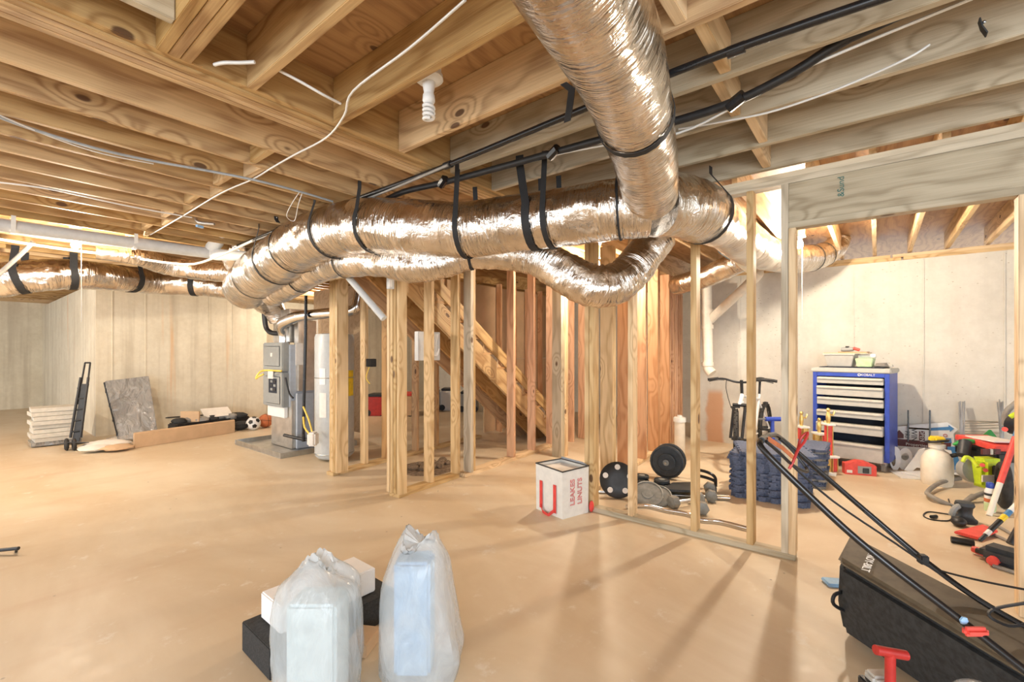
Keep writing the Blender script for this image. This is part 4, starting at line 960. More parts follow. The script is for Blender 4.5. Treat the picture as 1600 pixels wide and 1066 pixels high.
# ================================================================== FOAM MATS
def puzzle(w):
    pts = []; n = 6; tdep = .022
    for side in range(4):
        for i in range(n):
            s0 = -w / 2 + w * i / n
            for f, o in ((.0, 0), (.25, 0), (.2, tdep), (.8, tdep), (.75, 0)):
                x = s0 + f * w / n; y = -w / 2 - (o if i % 1 == 0 else 0)
                a = side * PI / 2; pts.append((x * math.cos(a) - y * math.sin(a), x * math.sin(a) + y * math.cos(a)))
    return pts
pm = MB().prism(puzzle(.58), (0, 0, 0), (1, 0, 0), (0, 1, 0), .022).mesh('foam_mat'); pm.materials.append(M['matblue'])
pm2 = pm.copy(); pm2.materials.clear(); pm2.materials.append(M['grip'])
rr = random.Random(4)
for i in range(19):
    o = bpy.data.objects.new('foam_mat', pm); COL.objects.link(o)
    o.location = (4.93 + rr.uniform(-.02, .02), .79 + rr.uniform(-.02, .02), .001 + .0227 * i); o.rotation_euler = (0, 0, .06 + rr.uniform(-.03, .03) + (PI / 12 if i == 18 else 0))
    tag(o, 'slate foam puzzle mat in the neat stack before the bicycle' if i < 18 else 'twisted slate foam mat on top of the mat stack', 'foam mat', 'foam puzzle mats')
for i in range(17):
    o = bpy.data.objects.new('foam_mat', pm if i % 3 else pm2); COL.objects.link(o)
    o.location = (5.66 + rr.uniform(-.012, .012), .68 + rr.uniform(-.012, .012), .001 + .0227 * i); o.rotation_euler = (0, 0, .06 + rr.uniform(-.08, .08)); o.scale = (.92, .92, 1)
    tag(o, 'topmost rumpled foam mat of the looser pile behind the neat stack' if i == 16 else 'rumpled foam mat in the looser pile behind the neat stack', 'foam mat', 'loose foam mats')

# ================================================================== BICYCLE
bk = thing('bicycle', 'white mountain bicycle with black wheels against the right wall', 'bicycle', (6.2, 1.22, 0))
fwv = Vector((-1, .02, 0)).normalized(); lat = Vector((fwv.y, -fwv.x, 0))
fc, rc = Vector((5.78, 1.28, .34)), Vector((6.84, 1.16, .34))
steer = Matrix.Rotation(.22, 3, 'Z')
def wheel(c, ax):
    t_ = MB().torus(c, ax, .315, .026, 40, 10).build('tyre', 'rubber', bk); 
    for k in range(40):
        a = 2 * PI * k / 40; u, v = frame(ax); q = c + (u * math.cos(a) + v * math.sin(a)) * .338
        if k % 1 == 0: pass
    MB().torus(c, ax, .288, .010, 40, 6).build('rim', 'iron', bk)
    mb = MB(); u, v = frame(ax)
    for k in range(16):
        a = 2 * PI * k / 16; mb.cyl(c + ax * (.02 if k % 2 else -.02), c + (u * math.cos(a) + v * math.sin(a)) * .285, .0015, seg=4)
    mb.build('spokes', 'steel', bk)
    mb = MB()
    for k in range(48):
        a = 2 * PI * k / 48; d = u * math.cos(a) + v * math.sin(a); mb.box(c + d * .342 + ax * (.012 if k % 2 else -.012), (.014, .014, .010), d.to_track_quat('Z', 'Y').to_matrix())
    mb.build('tread_knobs', 'rubber', bk)
    MB().cyl(c - ax * .05, c + ax * .05, .022, seg=12).build('hub', 'iron', bk)
latf = (steer @ lat).normalized()
wheel(fc, latf); wheel(rc, lat)
hd = Vector((5.98, 1.26, .84)); crown = Vector((5.90, 1.27, .72)); 
for s in (-1, 1):
    MB().tube([fc + latf * .06 * s, crown + latf * .06 * s + Vector((0, 0, -.02))], .017, 10, 1).build('fork_leg', 'black', bk)
MB().tube([crown - latf * .075, crown + latf * .075], .02, 10, 1).build('fork_crown', 'black', bk)
MB().tube([fc + Vector((0, 0, .37)) + latf * s * .05 + fwv * .04 for s in (-1, 0, 1)], .010, 8, 4).build('fork_brace', 'black', bk)
MB().cyl(crown, hd, .024, seg=12).build('head_tube', 'white', bk)
bbp = Vector((6.42, 1.21, .30)); st = Vector((6.62, 1.19, .80))
for a, b, nm in ((hd + Vector((.01, 0, -.02)), st - (st - bbp) * .12, 'top_tube'), (hd + Vector((0, 0, -.09)), bbp, 'down_tube'), (bbp, st, 'seat_tube'), (bbp, rc + lat * .05, 'chain_stay'), (bbp, rc - lat * .05, 'chain_stay'), (st - (st - bbp) * .15, rc + lat * .05, 'seat_stay'), (st - (st - bbp) * .15, rc - lat * .05, 'seat_stay')):
    MB().cyl(a, b, .018 if 'stay' not in nm else .010, seg=10).build(nm, 'white', bk)
MB().cyl(st, st + Vector((.04, 0, .16)), .014, seg=10).build('seat_post', 'black', bk)
MB().ball(st + Vector((.06, 0, .19)), .12, (1.1, .55, .25), 14, 8).build('saddle', 'black', bk)
hb = hd + Vector((-.03, 0, .17)); MB().cyl(hd, hb, .018, seg=10).build('stem', 'black', bk)
MB().tube([hb - latf * .36, hb - latf * .2 + Vector((0, 0, .015)), hb - latf * .06 - Vector((0, 0, .02)), hb + latf * .06 - Vector((0, 0, .02)), hb + latf * .2 + Vector((0, 0, .015)), hb + latf * .36], .013, 10, 5).build('handlebar', 'black', bk)
for s in (-1, 1):
    MB().cyl(hb + latf * .25 * s + Vector((0, 0, .017)), hb + latf * .37 * s + Vector((0, 0, .0)), .018, seg=10).build('grip', 'rubber', bk)
    MB().tube([hb + latf * .18 * s + fwv * .02, hb + latf * .26 * s + fwv * .06, hb + latf * .34 * s + fwv * .05 - Vector((0, 0, .02))], .006, 6, 3).build('brake_lever', 'black', bk)
    MB().tube([hb + latf * .16 * s, hb + latf * .14 * s + fwv * .10 - Vector((0, 0, .10)), hb + latf * .10 * s + fwv * .07 - Vector((0, 0, .30)), crown + latf * .05 * s + Vector((0, 0, -.10))], .004, 6, 5).build('brake_cable', 'black', bk)
MB().lathe([(.02, -.02), (.09, -.004), (.09, .004), (.02, .02)], bbp + lat * .06, 20, lat).build('chainring', 'iron', bk)
for s in (-1, 1):
    e_ = bbp + lat * .09 * s + Vector((.12 * s, 0, -.10 * s)); MB().cyl(bbp + lat * .07 * s, e_, .012, seg=8).build('crank_arm', 'iron', bk); MB().box(e_ + lat * .05 * s, (.08, .09, .02)).build('pedal', 'black', bk)
fp = thing('floor_pump', 'blue T-handled stand between bicycle and trophies', 'pump', gz(1215, 745))
pb_ = gz(1207, 745); pt = Vector((pb_.x, pb_.y, at(1206, 655, (pb_).dot(FW)).z))
MB().cyl(pb_, pt, .026, .018, 12).build('barrel', 'blue', fp); MB().cyl(pt - RT * .075, pt + RT * .085, .024, seg=12).build('grip', 'blue', fp)
MB().cyl(pt + RT * .085, pt + RT * .15, .010, seg=8).build('rod', 'steel', fp); MB().cyl(pt - RT * .075, pt - RT * .15, .010, seg=8).build('rod', 'steel', fp)
MB().box(pb_ + Vector((0, 0, .015)), (.10, .22, .03)).build('foot', 'black', fp, .006)

# ================================================================== TOOL CHEST
pL, pR = gz(1270, 722), gz(1390, 741); ex_ = (pR - pL).normalized(); W_ = (pR - pL).length; ey = Vector((-ex_.y, ex_.x, 0))
if ey.x < 0: ey = -ey
TH_ = 1.17; TD = .44
tc = thing('tool_chest', 'blue rolling tool chest with half-open grey drawers', 'tool chest', (pL + pR) / 2 + ey * .22)
RM = Matrix((ex_, ey, Vector((0, 0, 1)))).transposed()
def tq(x, y, z): return pL + ex_ * x + ey * y + Vector((0, 0, z))
def tbox(name, x, y, z, d, mat, parent, bev=.004): return MB().box(tq(x, y, z), d, RM).build(name, mat, parent, bev)
zb = .115
tbox('side_panel', .022, TD / 2, (zb + 1.11) / 2, (.044, TD, 1.11 - zb), 'blue', tc); tbox('side_panel', W_ - .022, TD / 2, (zb + 1.11) / 2, (.044, TD, 1.11 - zb), 'blue', tc)
tbox('back_panel', W_ / 2, TD - .01, (zb + 1.11) / 2, (W_, .02, 1.11 - zb), 'blue', tc); tbox('base_rail', W_ / 2, TD / 2, zb + .045, (W_ - .02, TD - .01, .09), 'blue', tc)
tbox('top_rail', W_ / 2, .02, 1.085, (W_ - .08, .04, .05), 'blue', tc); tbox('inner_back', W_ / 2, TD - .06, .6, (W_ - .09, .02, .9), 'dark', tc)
wt = tbox('worktop', W_ / 2, TD / 2, 1.135, (W_ + .03, TD + .03, .055), 'drawer', tc, .01)
tbox('tray_edge', W_ / 2, TD / 2 - .02, 1.166, (W_ - .12, TD - .08, .012), 'dark', tc)
zz = 1.055
for i, (h, op, gap) in enumerate(((.085, .01, .02), (.12, .03, .015), (.10, .01, .05), (.085, .03, .06), (.12, .05, .095), (.20, .05, .0))):
    d = tbox('drawer', W_ / 2, -.005 - op + .04, zz - h / 2, (W_ - .10, .10, h - .012), 'drawer', tc, .004)
    tbox('pull_rail', W_ / 2, -.062 - op + .04, zz - .018, (W_ - .11, .022, .028), 'tile', d, .006)
    zz -= h + gap
tbox('folded_cloth', W_ / 2 - .06, .04, .60, (.42, .12, .035), 'ltgreen', tc, .012)
for x in (.06, W_ - .06):
    for y in (.06, TD - .06):
        c = tq(x, y, .05); cw = MB().lathe([(.02, -.018), (.05, -.016), (.05, .016), (.02, .018)], c, 20, ex_).build('caster', 'grip', tc); MB().box(c + Vector((0, 0, .045)), (.05, .05, .05), RM).build('fork', 'steel', cw)
text('KOBALT', .034, 'white', tc, axes(ex_, (0, 0, 1), tq(W_ * .74, -.004, 1.086) - tc.location))
q = tq(W_ * .63, -.004, 1.086); MB().torus(q, ey, .012, .0035, 16, 6).build('emblem', 'white', tc)
# things on the chest
zt_ = 1.174
tb_ = thing('storage_tub', 'grey plastic tub on the tool chest top', 'tub', tq(.22, .22, zt_))
MB().box(tq(.24, .22, zt_ + .075), (.30, .24, .15), RM, .8).build('tub', 'drawer', tb_, .006); MB().box(tq(.24, .22, zt_ + .147), (.32, .26, .012), RM).build('rim', 'tile', tb_)
tag(MB().box(tq(.30, .22, zt_ + .162), (.44, .20, .010), RM).build('wood_strip', 'cardboard'), 'thin brown board laid across the grey tub', 'board')
tag(MB().box(tq(.36, .23, zt_ + .173), (.28, .15, .010), RM).build('wood_strip', 'osb'), 'shorter dark board on top of the brown board', 'board')
sd2 = thing('handheld_tool', 'small grey and red power tool atop the tub boards', 'tool', tq(.34, .22, zt_ + .178))
MB().tube([tq(.24, .22, zt_ + .205), tq(.30, .22, zt_ + .205), tq(.36, .22, zt_ + .21)], [.025, .03, .022], 10, 3).build('motor_body', 'hvac', sd2); MB().tube([tq(.36, .22, zt_ + .22), tq(.42, .22, zt_ + .198)], .018, 10, 1).build('handle', 'brightred', sd2); MB().box(tq(.30, .22, zt_ + .235), (.03, .04, .02), RM).build('trigger', 'black', sd2)
gt = thing('green_tub', 'pale green tub with rolled paper on the tool chest', 'tub', tq(.47, .20, zt_))
MB().box(tq(.48, .20, zt_ + .05), (.17, .16, .10), RM, .8).build('tub', 'ltgreen', gt, .006); MB().tube([tq(.42, .2, zt_ + .125), tq(.58, .2, zt_ + .13)], .024, 10, 1).build('paper_roll', 'white', gt)
cc_ = thing('coiled_cable', 'dark coiled cable on the tool chest top', 'cable', tq(.62, .22, zt_))
for i in range(3): MB().torus(tq(.63, .20, zt_ + .012 + .014 * i), (.1, .05 * i, 1), .06 - .008 * i, .008, 24, 6).build('coil', 'grip', cc_)
tag(MB().box(tq(.645, .30, zt_ + .014), (.14, .07, .026), RM).build('foil_tray', 'tile', None, .006), 'flat grey tray beside the coiled cable', 'tray')
# trophies
def trophy(label, p, h, cols, fig, tier=None):
    e = thing('trophy', label, 'trophy', p, group='trophies'); p = Vector(p)
    MB().box(p + Vector((0, 0, .015)), (.16, .12, .03)).build('base', 'paper', e, .004)
    n = len(cols)
    for i, m_ in enumerate(cols):
        off = (i - (n - 1) / 2) * .075; c = MB().box(p + RT * off + Vector((0, 0, .03 + h / 2)), (.05, .05, h), .67).build('column', m_, e, .003)
        for s in (-1, 1): MB().box(p + RT * (off + .027 * s) - FW * .027 + Vector((0, 0, .03 + h / 2)), (.008, .008, h), .67).build('gold_trim', 'gold', c)
    MB().box(p + Vector((0, 0, .04 + h)), (.16, .11, .022), .67).build('platform', 'paper', e, .004)
    if tier:
        MB().box(p - RT * .02 + Vector((0, 0, .05 + h + tier / 2)), (.055, .055, tier), .67).build('upper_column', 'brightred', e, .003)
        for s in (-1, 1): MB().box(p + RT * (-.02 + .029 * s) - FW * .029 + Vector((0, 0, .05 + h + tier / 2)), (.009, .009, tier), .67).build('gold_trim', 'gold', e)
        MB().box(p - RT * .02 + Vector((0, 0, .06 + h + tier)), (.12, .09, .02), .67).build('upper_platform', 'paper', e, .004); h += tier + .02; p = p - RT * .02
    if fig:
        z = .05 + h; f = MB()
        f.tube([p + Vector((0, 0, z)), p + Vector((.0, 0, z + .07)), p + Vector((0, 0, z + .13))], [.016, .024, .014], 8, 3); f.ball(p + Vector((0, 0, z + .15)), .02, (1, 1, 1.1), 8, 6); f.tube([p + Vector((0, 0, z + .11)), p + RT * .05 + Vector((0, 0, z + .09)), p + RT * .07 + Vector((0, 0, z + .14))], .010, 6, 2)
        f.build('figure', 'gold', e)
trophy('two-tier red column trophy standing before the tool chest', gz(1297, 741), .16, ['gold', 'brightred'], True, .33)
trophy('gold and red trophy behind the two-tier one', gz(1280, 731), .36, ['gold', 'brightred'], True)
trophy('red trophy half hidden by the partition jamb', gz(1252, 727), .42, ['brightred', 'gold'], True)
rbx = thing('red_toy_box', 'red product box with clear window before the tool chest', 'box', gz(1345, 742))
pA, pB = gz(1320, 741), gz(1370, 745); bx_ = (pB - pA).normalized(); by_ = Vector((-bx_.y, bx_.x, 0))
if by_.dot(FW) < 0: by_ = -by_
Lb = (pB - pA).length
MB().prism([(0, 0), (Lb, 0), (Lb, .11), (Lb * .68, .15), (Lb * .4, .155), (Lb * .1, .12), (0, .12)], pA + by_ * .10, bx_, (0, 0, 1), .10).build('carton', 'brightred', rbx, .003)
MB().box(pA + bx_ * Lb * .62 + Vector((0, 0, .06)) - by_ * .002, (Lb * .42, .004, .08), Matrix((bx_, by_, Vector((0, 0, 1)))).transposed()).build('window', 'hvac', rbx)
MB().box(pA + bx_ * Lb * .66 + Vector((0, 0, .055)) - by_ * .006, (Lb * .2, .006, .055), Matrix((bx_, by_, Vector((0, 0, 1)))).transposed()).build('toy', 'iron', rbx, .004)
MB().box(pA + bx_ * Lb * .15 + Vector((0, 0, .035)) - by_ * .003, (.05, .004, .03), Matrix((bx_, by_, Vector((0, 0, 1)))).transposed()).build('print_patch', 'paper', rbx)

# ================================================================== SIGNS, JUG, WASHER, HAND TOOLS
WX = WALLX
def onwall(px, py, x): 
    d = ray(px, py); return at(px, py, x / d.x)
YD = Vector((0, -1, 0)); ZU = Vector((0, 0, 1))
def sign(name, label, x, corners, mat, th=.006):
    e = thing(name, label, 'sign', Vector((x, onwall(*corners[0], x).y, 0)))
    pts = [onwall(px, py, x) for px, py in corners]; o = pts[0]
    poly = [((p - o).dot(YD), (p - o).z) for p in pts]
    a2 = sum(poly[i][0] * poly[(i + 1) % len(poly)][1] - poly[(i + 1) % len(poly)][0] * poly[i][1] for i in range(len(poly)))
    if a2 < 0: poly.reverse()
    MB().prism(poly, o, YD, ZU, th).build('board', mat, e); return e
def onsign(e, x, corners, mat, name, th=.003):
    pts = [onwall(px, py, x) for px, py in corners]; o = pts[0]; poly = [((p - o).dot(YD), (p - o).z) for p in pts]
    a2 = sum(poly[i][0] * poly[(i + 1) % len(poly)][1] - poly[(i + 1) % len(poly)][0] * poly[i][1] for i in range(len(poly)))
    if a2 < 0: poly.reverse()
    return MB().prism(poly, o, YD, ZU, th).build(name, mat, e)
def wtext(e, x, px, py, body, size, mat, rot=False):
    p = onwall(px, py, x) - e.location
    text(body, size, mat, e, axes(-ZU if rot else YD, YD if rot else ZU, p))
s1_ = sign('arrow_sign', 'white sign with blue arrow leaning on the right wall', 7.20, [(1418, 664), (1480, 660), (1497, 671), (1490, 678), (1492, 706), (1420, 706)], 'white')
onsign(s1_, 7.19, [(1452, 669), (1482, 667), (1482, 664), (1491, 670), (1484, 675), (1484, 672), (1454, 673)], 'signblue', 'arrow'); onsign(s1_, 7.19, [(1474, 685), (1486, 685), (1487, 693), (1476, 693)], 'signblue', 'print_block')
wtext(s1_, 7.188, 1477, 681, 'O', .05, 'red')
s2_ = sign('yard_sign', 'white yard sign with maroon band reading open and win', 7.13, [(1392, 667), (1450, 664), (1452, 712), (1392, 712)], 'white')
onsign(s2_, 7.12, [(1394, 685), (1450, 690), (1450, 700), (1394, 696)], 'maroon', 'band'); onsign(s2_, 7.12, [(1398, 685), (1398, 679), (1405, 672), (1412, 679), (1412, 685)], 'maroon', 'house_mark')
onsign(s2_, 7.12, [(1436, 674), (1445, 674), (1445, 689), (1436, 688)], 'maroon', 'open_block')
wtext(s2_, 7.112, 1440.5, 681, 'OPEN', .055, 'white', True); wtext(s2_, 7.112, 1428, 680, 'WIN', .075, 'black', True); wtext(s2_, 7.112, 1417, 679, 'PRI', .06, 'black', True)
wtext(s2_, 7.112, 1432, 695.5, 'Properties', .045, 'white')
for i, px in enumerate((1419, 1453)):
    MB().cyl(onwall(px, 641, 7.10), onwall(px, 690, 7.06), .008, seg=6).build('stake', 'blackmetal', s2_)
MB().cyl(onwall(1418, 669, 7.085), onwall(1454, 671, 7.085), .010, seg=6).build('crossbar', 'blackmetal', s2_)
s3_ = sign('folded_sign', 'blue and white sign folded behind the jug', 7.02, [(1480, 698), (1492, 698), (1500, 724), (1500, 740), (1484, 741)], 'signblue')
s4_ = sign('red_sign', 'dark red sign half hidden by the jug', 7.06, [(1470, 692), (1486, 692), (1485, 739), (1472, 738)], 'maroon')
# loose cut-out letters
def cutletter(label, outer, hole, x):
    e = thing('cutout_letter', label, 'letter', Vector((x, onwall(*outer[0], x).y, 0)), group='white cutout letters')
    bm = bmesh.new(); pts = [onwall(px, py, x) for px, py in outer]
    if hole:
        n = max(len(outer), 24); hp = [onwall(px, py, x) for px, py in hole]
        def res(P, n):
            L = [0]; 
            for i in range(len(P)): L.append(L[-1] + (P[(i + 1) % len(P)] - P[i]).length)
            out = []
            for k in range(n):
                d = L[-1] * k / n; i = max(j for j in range(len(P)) if L[j] <= d + 1e-9); out.append(P[i].lerp(P[(i + 1) % len(P)], (d - L[i]) / max(L[i + 1] - L[i], 1e-6)))
            return out
        A_, B_ = res(pts, n), res(hp, n); vs = A_ + B_ + [v - Vector((.03, 0, 0)) for v in A_ + B_]; fs = []
        for i in range(n):
            j = (i + 1) % n; fs += [(i, j, n + j, n + i), (2 * n + i, 3 * n + i, 3 * n + j, 2 * n + j), (i, 2 * n + i, 2 * n + j, j), (n + i, n + j, 3 * n + j, 3 * n + i)]
        MB().add(vs, fs).build('letter_face', 'white', e)
    else:
        o = pts[0]; poly = [((p - o).dot(YD), (p - o).z) for p in pts]
        a2 = sum(poly[i][0] * poly[(i + 1) % len(poly)][1] - poly[(i + 1) % len(poly)][0] * poly[i][1] for i in range(len(poly)))
        if a2 < 0: poly.reverse()
        MB().prism(poly, o, YD, ZU, .03).build('letter_face', 'white', e)
    bm.free(); return e
circ = lambda cx, cy, rx, ry, n=24: [(cx + rx * math.cos(2 * PI * k / n), cy - ry * math.sin(2 * PI * k / n)) for k in range(n)]
cutletter('round white letter with open eye leaning near the chest', circ(1414, 717, 12, 18), circ(1414, 713, 6, 6), 6.90)
cutletter('narrow white letter beside the tool chest caster', circ(1399, 716, 9, 19), circ(1396, 718, 3.5, 10), 6.84)
cutletter('curly white letter flopped toward the jug', [(1445, 700), (1436, 702), (1428, 714), (1418, 727), (1412, 734), (1424, 737), (1432, 730), (1440, 731), (1446, 722), (1444, 712)], None, 6.78)
cutletter('curved white letter half behind the jug', [(1475, 702), (1486, 704), (1489, 716), (1484, 730), (1490, 738), (1476, 742), (1468, 730), (1470, 712)], None, 6.85)
for i, (px, py) in enumerate(((1420, 744), (1445, 746), (1487, 742))):
    p = gz(px, py); tag(MB().box(p + Vector((0, 0, .008 + .014 * i)), (.30, .24, .012), .3 + .5 * i).build('flat_sign', 'white'), ('white flat sign on the floor below the cutout letters', 'white flat sign under the jug front', 'white flat sign beside the washer hose')[i], 'sign')
jg = thing('plastic_jug', 'squat cream plastic sprayer jug with black spout', 'jug', gz(1464, 757))
p = gz(1464, 757); MB().lathe([(.115, 0), (.126, .03), (.128, .20), (.122, .27), (.09, .33), (.056, .355), (.052, .37), (.068, .375), (.068, .41), (.05, .415)], p, 32).build('tank', 'cream', jg)
MB().cyl(p + Vector((0, 0, .30)) - FW * .06 + RT * .07, p + Vector((0, 0, .33)) - FW * .12 + RT * .09, .02, seg=12).build('spout', 'black', jg)
MB().torus(p + Vector((0, 0, .44)), Vector((.1, .2, 1)), .085, .012, 24, 8).build('pump_handle', 'black', jg); MB().box(p + Vector((0, 0, .46)), (.10, .11, .06), .6).build('pump_grip', 'yellow', jg, .015)
# bundle of wire sign stakes
sk = thing('wire_stakes', 'bundle of grey wire sign stakes leaning on the right wall', 'stakes', onwall(1530, 690, 7.05) * 1.0); sk.location.z = 0
rs = random.Random(3)
for gx in (1500, 1560):
    for i in range(6):
        a = onwall(gx + rs.uniform(-2, 9), 624 + rs.uniform(0, 6), 7.16); b = onwall(gx + rs.uniform(0, 9), 705, 7.0); MB().cyl(a, b, .006, seg=6).build('upright_wire', 'steel', sk)
for i in range(8):
    y_ = 658 + 4 * i; MB().cyl(onwall(1503, y_, 7.1), onwall(1562, y_ + rs.uniform(-2, 2), 7.1), .005, seg=6).build('cross_wire', 'steel', sk)
# pressure washer
pw = thing('pressure_washer', 'lime green and grey pressure washer with wheels', 'pressure washer', gz(1540, 775))
w = lambda px, py, t: at(px, py, t)
MB().tube([w(1508, 733, 4.35), w(1516, 734, 4.3), w(1524, 735, 4.25)], [.09, .115, .115], 20, 2).build('pump_housing', 'hvac', pw)
MB().box(w(1542, 738, 4.22), (.16, .20, .27), .67).build('engine_shroud', 'lime', pw, .03)
MB().box(w(1545, 748, 4.09), (.12, .01, .06), YAW - PI / 2).build('rating_label', 'paper', pw)
for px, py in ((1535, 727), (1540, 735)): MB().cyl(w(px, py, 4.11), w(px, py, 4.06), .018, seg=10).build('red_cap', 'brightred', pw)
MB().box(w(1572, 730, 4.4), (.20, .22, .22), .67).build('engine_block', 'hvac', pw, .02); MB().box(w(1558, 736, 4.12), (.05, .06, .09), .67).build('carburettor', 'black', pw, .01)
MB().box(w(1545, 708, 4.4), (.42, .28, .10), .67).build('tray', 'black', pw, .02)
for i in range(3): MB().box(w(1540 + 8 * i, 706, 4.22), (.07, .02, .05), YAW - PI / 2).build('nozzle', 'tile' if i % 2 else 'maroon', pw)
MB().tube([w(1520, 775, 4.2), w(1500, 790, 4.05), w(1490, 792, 4.0), w(1455, 776, 4.1), w(1450, 768, 4.3), w(1470, 754, 4.5), w(1500, 748, 4.6)], .020, 10, 5).build('frame_tube', 'grip', pw)
MB().tube([w(1500, 790, 4.05), w(1525, 775, 4.1), w(1555, 765, 4.15)], .020, 10, 4).build('frame_tube', 'grip', pw)
wc_ = gz(1588, 800); wc_.z = .20; MB().torus(wc_ + FW * .1, (RT * .75 - FW * .6).normalized(), .165, .035, 32, 10).build('wheel', 'rubber', pw); 
MB().lathe([(.02, -.03), (.13, -.02), (.13, .02), (.02, .03)], wc_ + FW * .1, 20, (RT * .75 - FW * .6)).build('wheel_hub', 'black', pw)
MB().tube([w(1571, 665, 4.6), w(1572, 645, 4.6), w(1590, 628, 4.55), w(1610, 612, 4.5)], .026, 12, 4).build('handle_tube', 'grip', pw)
MB().lathe([(.02, -.06), (.095, -.05), (.10, .05), (.03, .07)], w(1592, 665, 4.4), 20, -FW).build('recoil_starter', 'black', pw)
MB().tube([w(1578, 652, 4.3), w(1590, 646, 4.28), w(1606, 650, 4.3)], .02, 8, 4).build('lime_guard', 'lime', pw); MB().cyl(w(1570, 671, 4.35), w(1570, 671, 4.30), .022, seg=12).build('fuel_cap', 'brightred', pw)
MB().cyl(w(1505, 712, 4.4), w(1508, 690, 4.45), .05, seg=14).build('muffler', 'iron', pw); MB().tube([w(1504, 722, 4.2), w(1509, 714, 4.2), w(1518, 718, 4.18), w(1528, 730, 4.12)], .015, 8, 3).build('lime_hose', 'lime', pw)
tag(MB().box(w(1548, 692, 4.42), (.42, .30, .05), Matrix.Rotation(.60, 3, 'Z') @ Matrix.Rotation(-.08, 3, 'Y')).build('flat_box', 'brightred', None, .004), 'red and white flat box on the washer tray', 'box')
tag(MB().box(w(1549, 692, 4.42) + Vector((0, 0, .036)), (.30, .22, .012), .60).build('box_sleeve', 'paper'), 'white sleeve lying on the red flat box', 'box')
tag(MB().prism([(0, 0), (.22, -.02), (.12, .10)], w(1528, 686, 4.9), RT, (0, 0, 1), .02).build('green_flag', 'green'), 'green plastic wedge behind the red box', 'flag')
tag(MB().tube([w(1489, 695, 4.5), w(1506, 690.5, 4.45), w(1522, 690, 4.44)], [.01, .03, .02], 8, 2).build('green_trowel', 'green'), 'green plastic trowel beside the muffler', 'tool')
# hand tools on the floor
po = thing('extension_pole', 'red and white pole leaning on the washer', 'pole', gz(1540, 812))
P0, P1 = gz(1545, 806), at(1606, 628, 3.9)
def seg(a, b, r, m_, nm): MB().cyl(P0.lerp(P1, a), P0.lerp(P1, b), r, seg=12).build(nm, m_, po)
seg(0, .28, .020, 'cream', 'tube'); seg(.28, .68, .022, 'brightred', 'red_grip'); seg(.68, .80, .021, 'signblue', 'label_band'); seg(.80, 1, .020, 'paper', 'tube')
sbt = thing('spray_bottle', 'white and orange bottle with blue cap by the pole', 'bottle', gz(1547, 800))
p = gz(1547, 800); MB().lathe([(.030, 0), (.036, .01), (.036, .17), (.026, .20), (.022, .205)], p, 20).build('bottle', 'white', sbt); MB().lathe([(.024, 0), (.026, .01), (.026, .04), (.018, .05)], p + Vector((0, 0, .20)), 16).build('cap', 'blue', sbt)
for z0, z1, m_ in ((.14, .16, 'iron'), (.085, .115, 'orange'), (.01, .08, 'ltgreen')): MB().lathe([(.0365, z0), (.0372, z0 + .002), (.0372, z1 - .002), (.0365, z1)], p, 20).build('label_band', m_, sbt)
sn = thing('orbital_sander', 'dusty black sander with cord on the open floor', 'sander', gz(1505, 822))
p = gz(1507, 815); MB().lathe([(.075, 0), (.078, .02), (.06, .035), (.045, .06), (.05, .11), (.062, .13), (.055, .155), (.02, .16)], p, 20).build('body', 'iron', sn)
MB().ball(gz(1498, 822) + Vector((0, 0, .035)), .06, (1.1, .8, .6), 12, 8).build('dust_canister', 'black', sn); MB().tube([p + Vector((0, 0, .14)), p + Vector((-.06, .06, .11)), p + Vector((-.06, .08, .05))], .02, 8, 3).build('grip', 'hvac', sn)
MB().tube([gz(1495, 806, .01), gz(1470, 802, .006), gz(1450, 800, .006), gz(1443, 806, .006), gz(1455, 812, .006), gz(1480, 814, .006), gz(1490, 810, .006), gz(1500, 817, .02)], .005, 6, 5).build('power_cord', 'black', sn)
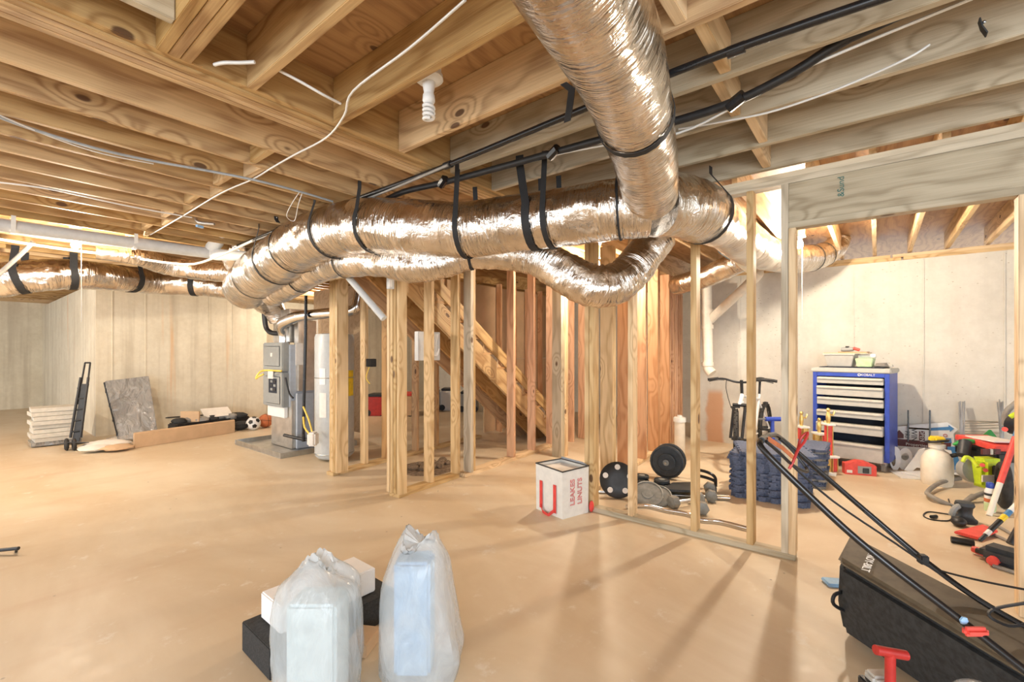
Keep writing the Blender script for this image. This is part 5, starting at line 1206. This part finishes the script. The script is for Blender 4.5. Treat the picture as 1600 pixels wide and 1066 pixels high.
MB().tube([gz(1482, 780, .006), gz(1486, 790, .006), gz(1498, 802, .03)], .005, 6, 4).build('power_cord', 'black', sn); MB().cyl(gz(1455, 808, .014), gz(1463, 807, .014), .014, seg=8).build('plug', 'black', sn)
dp = thing('dust_pan', 'red dustpan with black lip lying by the sander', 'dustpan', gz(1520, 835))
q4 = [gz(1490, 834, .01), gz(1530, 845, .01), gz(1560, 833, .02), gz(1535, 823, .02)]
MB().hexa(q4 + [v + Vector((0, 0, .02)) for v in q4]).build('pan', 'brightred', dp, .006); MB().cyl(gz(1486, 843, .022), gz(1522, 849, .022), .022, seg=10).build('lip', 'black', dp)
pl = thing('marker_pole', 'yellow and blue sleeved pole resting on the dustpan', 'pole', gz(1530, 845))
P0, P1 = gz(1531, 845, .03), at(1606, 772, 3.3)
for a, b, r_, m_ in ((0, .12, .012, 'iron'), (.12, .20, .016, 'white'), (.20, .42, .017, 'black'), (.42, .52, .018, 'yellow'), (.52, .62, .017, 'signblue'), (.62, 1, .017, 'white')): MB().cyl(P0.lerp(P1, a), P0.lerp(P1, b), r_, seg=12).build('sleeve', m_, pl)
et = thing('edger_tool', 'black and red power trimmer on floor by the jamb', 'trimmer', gz(1570, 870))
MB().tube([gz(1520, 858, .03), gz(1545, 866, .03), gz(1562, 866, .04)], [.02, .026, .03], 10, 3).build('handle', 'brightred', et); MB().tube([gz(1526, 860, .045), gz(1550, 868, .045)], .018, 8, 2).build('rubber_grip', 'black', et)
MB().box(gz(1580, 872, .06), (.16, .26, .10), -.5).build('motor_housing', 'iron', et, .03); MB().cyl(gz(1550, 878, .035), gz(1562, 868, .05), .028, seg=12).build('red_guard', 'brightred', et)
MB().cyl(gz(1578, 850, .10), at(1606, 800, 3.0), .020, seg=10).build('shaft', 'black', et)
for i, (a, b) in enumerate((((1540, 830), (1585, 850)), ((1555, 820), (1590, 840)), ((1552, 884), (1600, 900)))):
    tag(MB().cyl(gz(*a, .012 + .0 * i), gz(*b, .012), .011, seg=8).build('wood_dowel', 'grip'), ('tan stick lying beside the dustpan', 'tan stick lying near the washer wheel', 'thin stick lying before the trimmer')[i], 'stick')
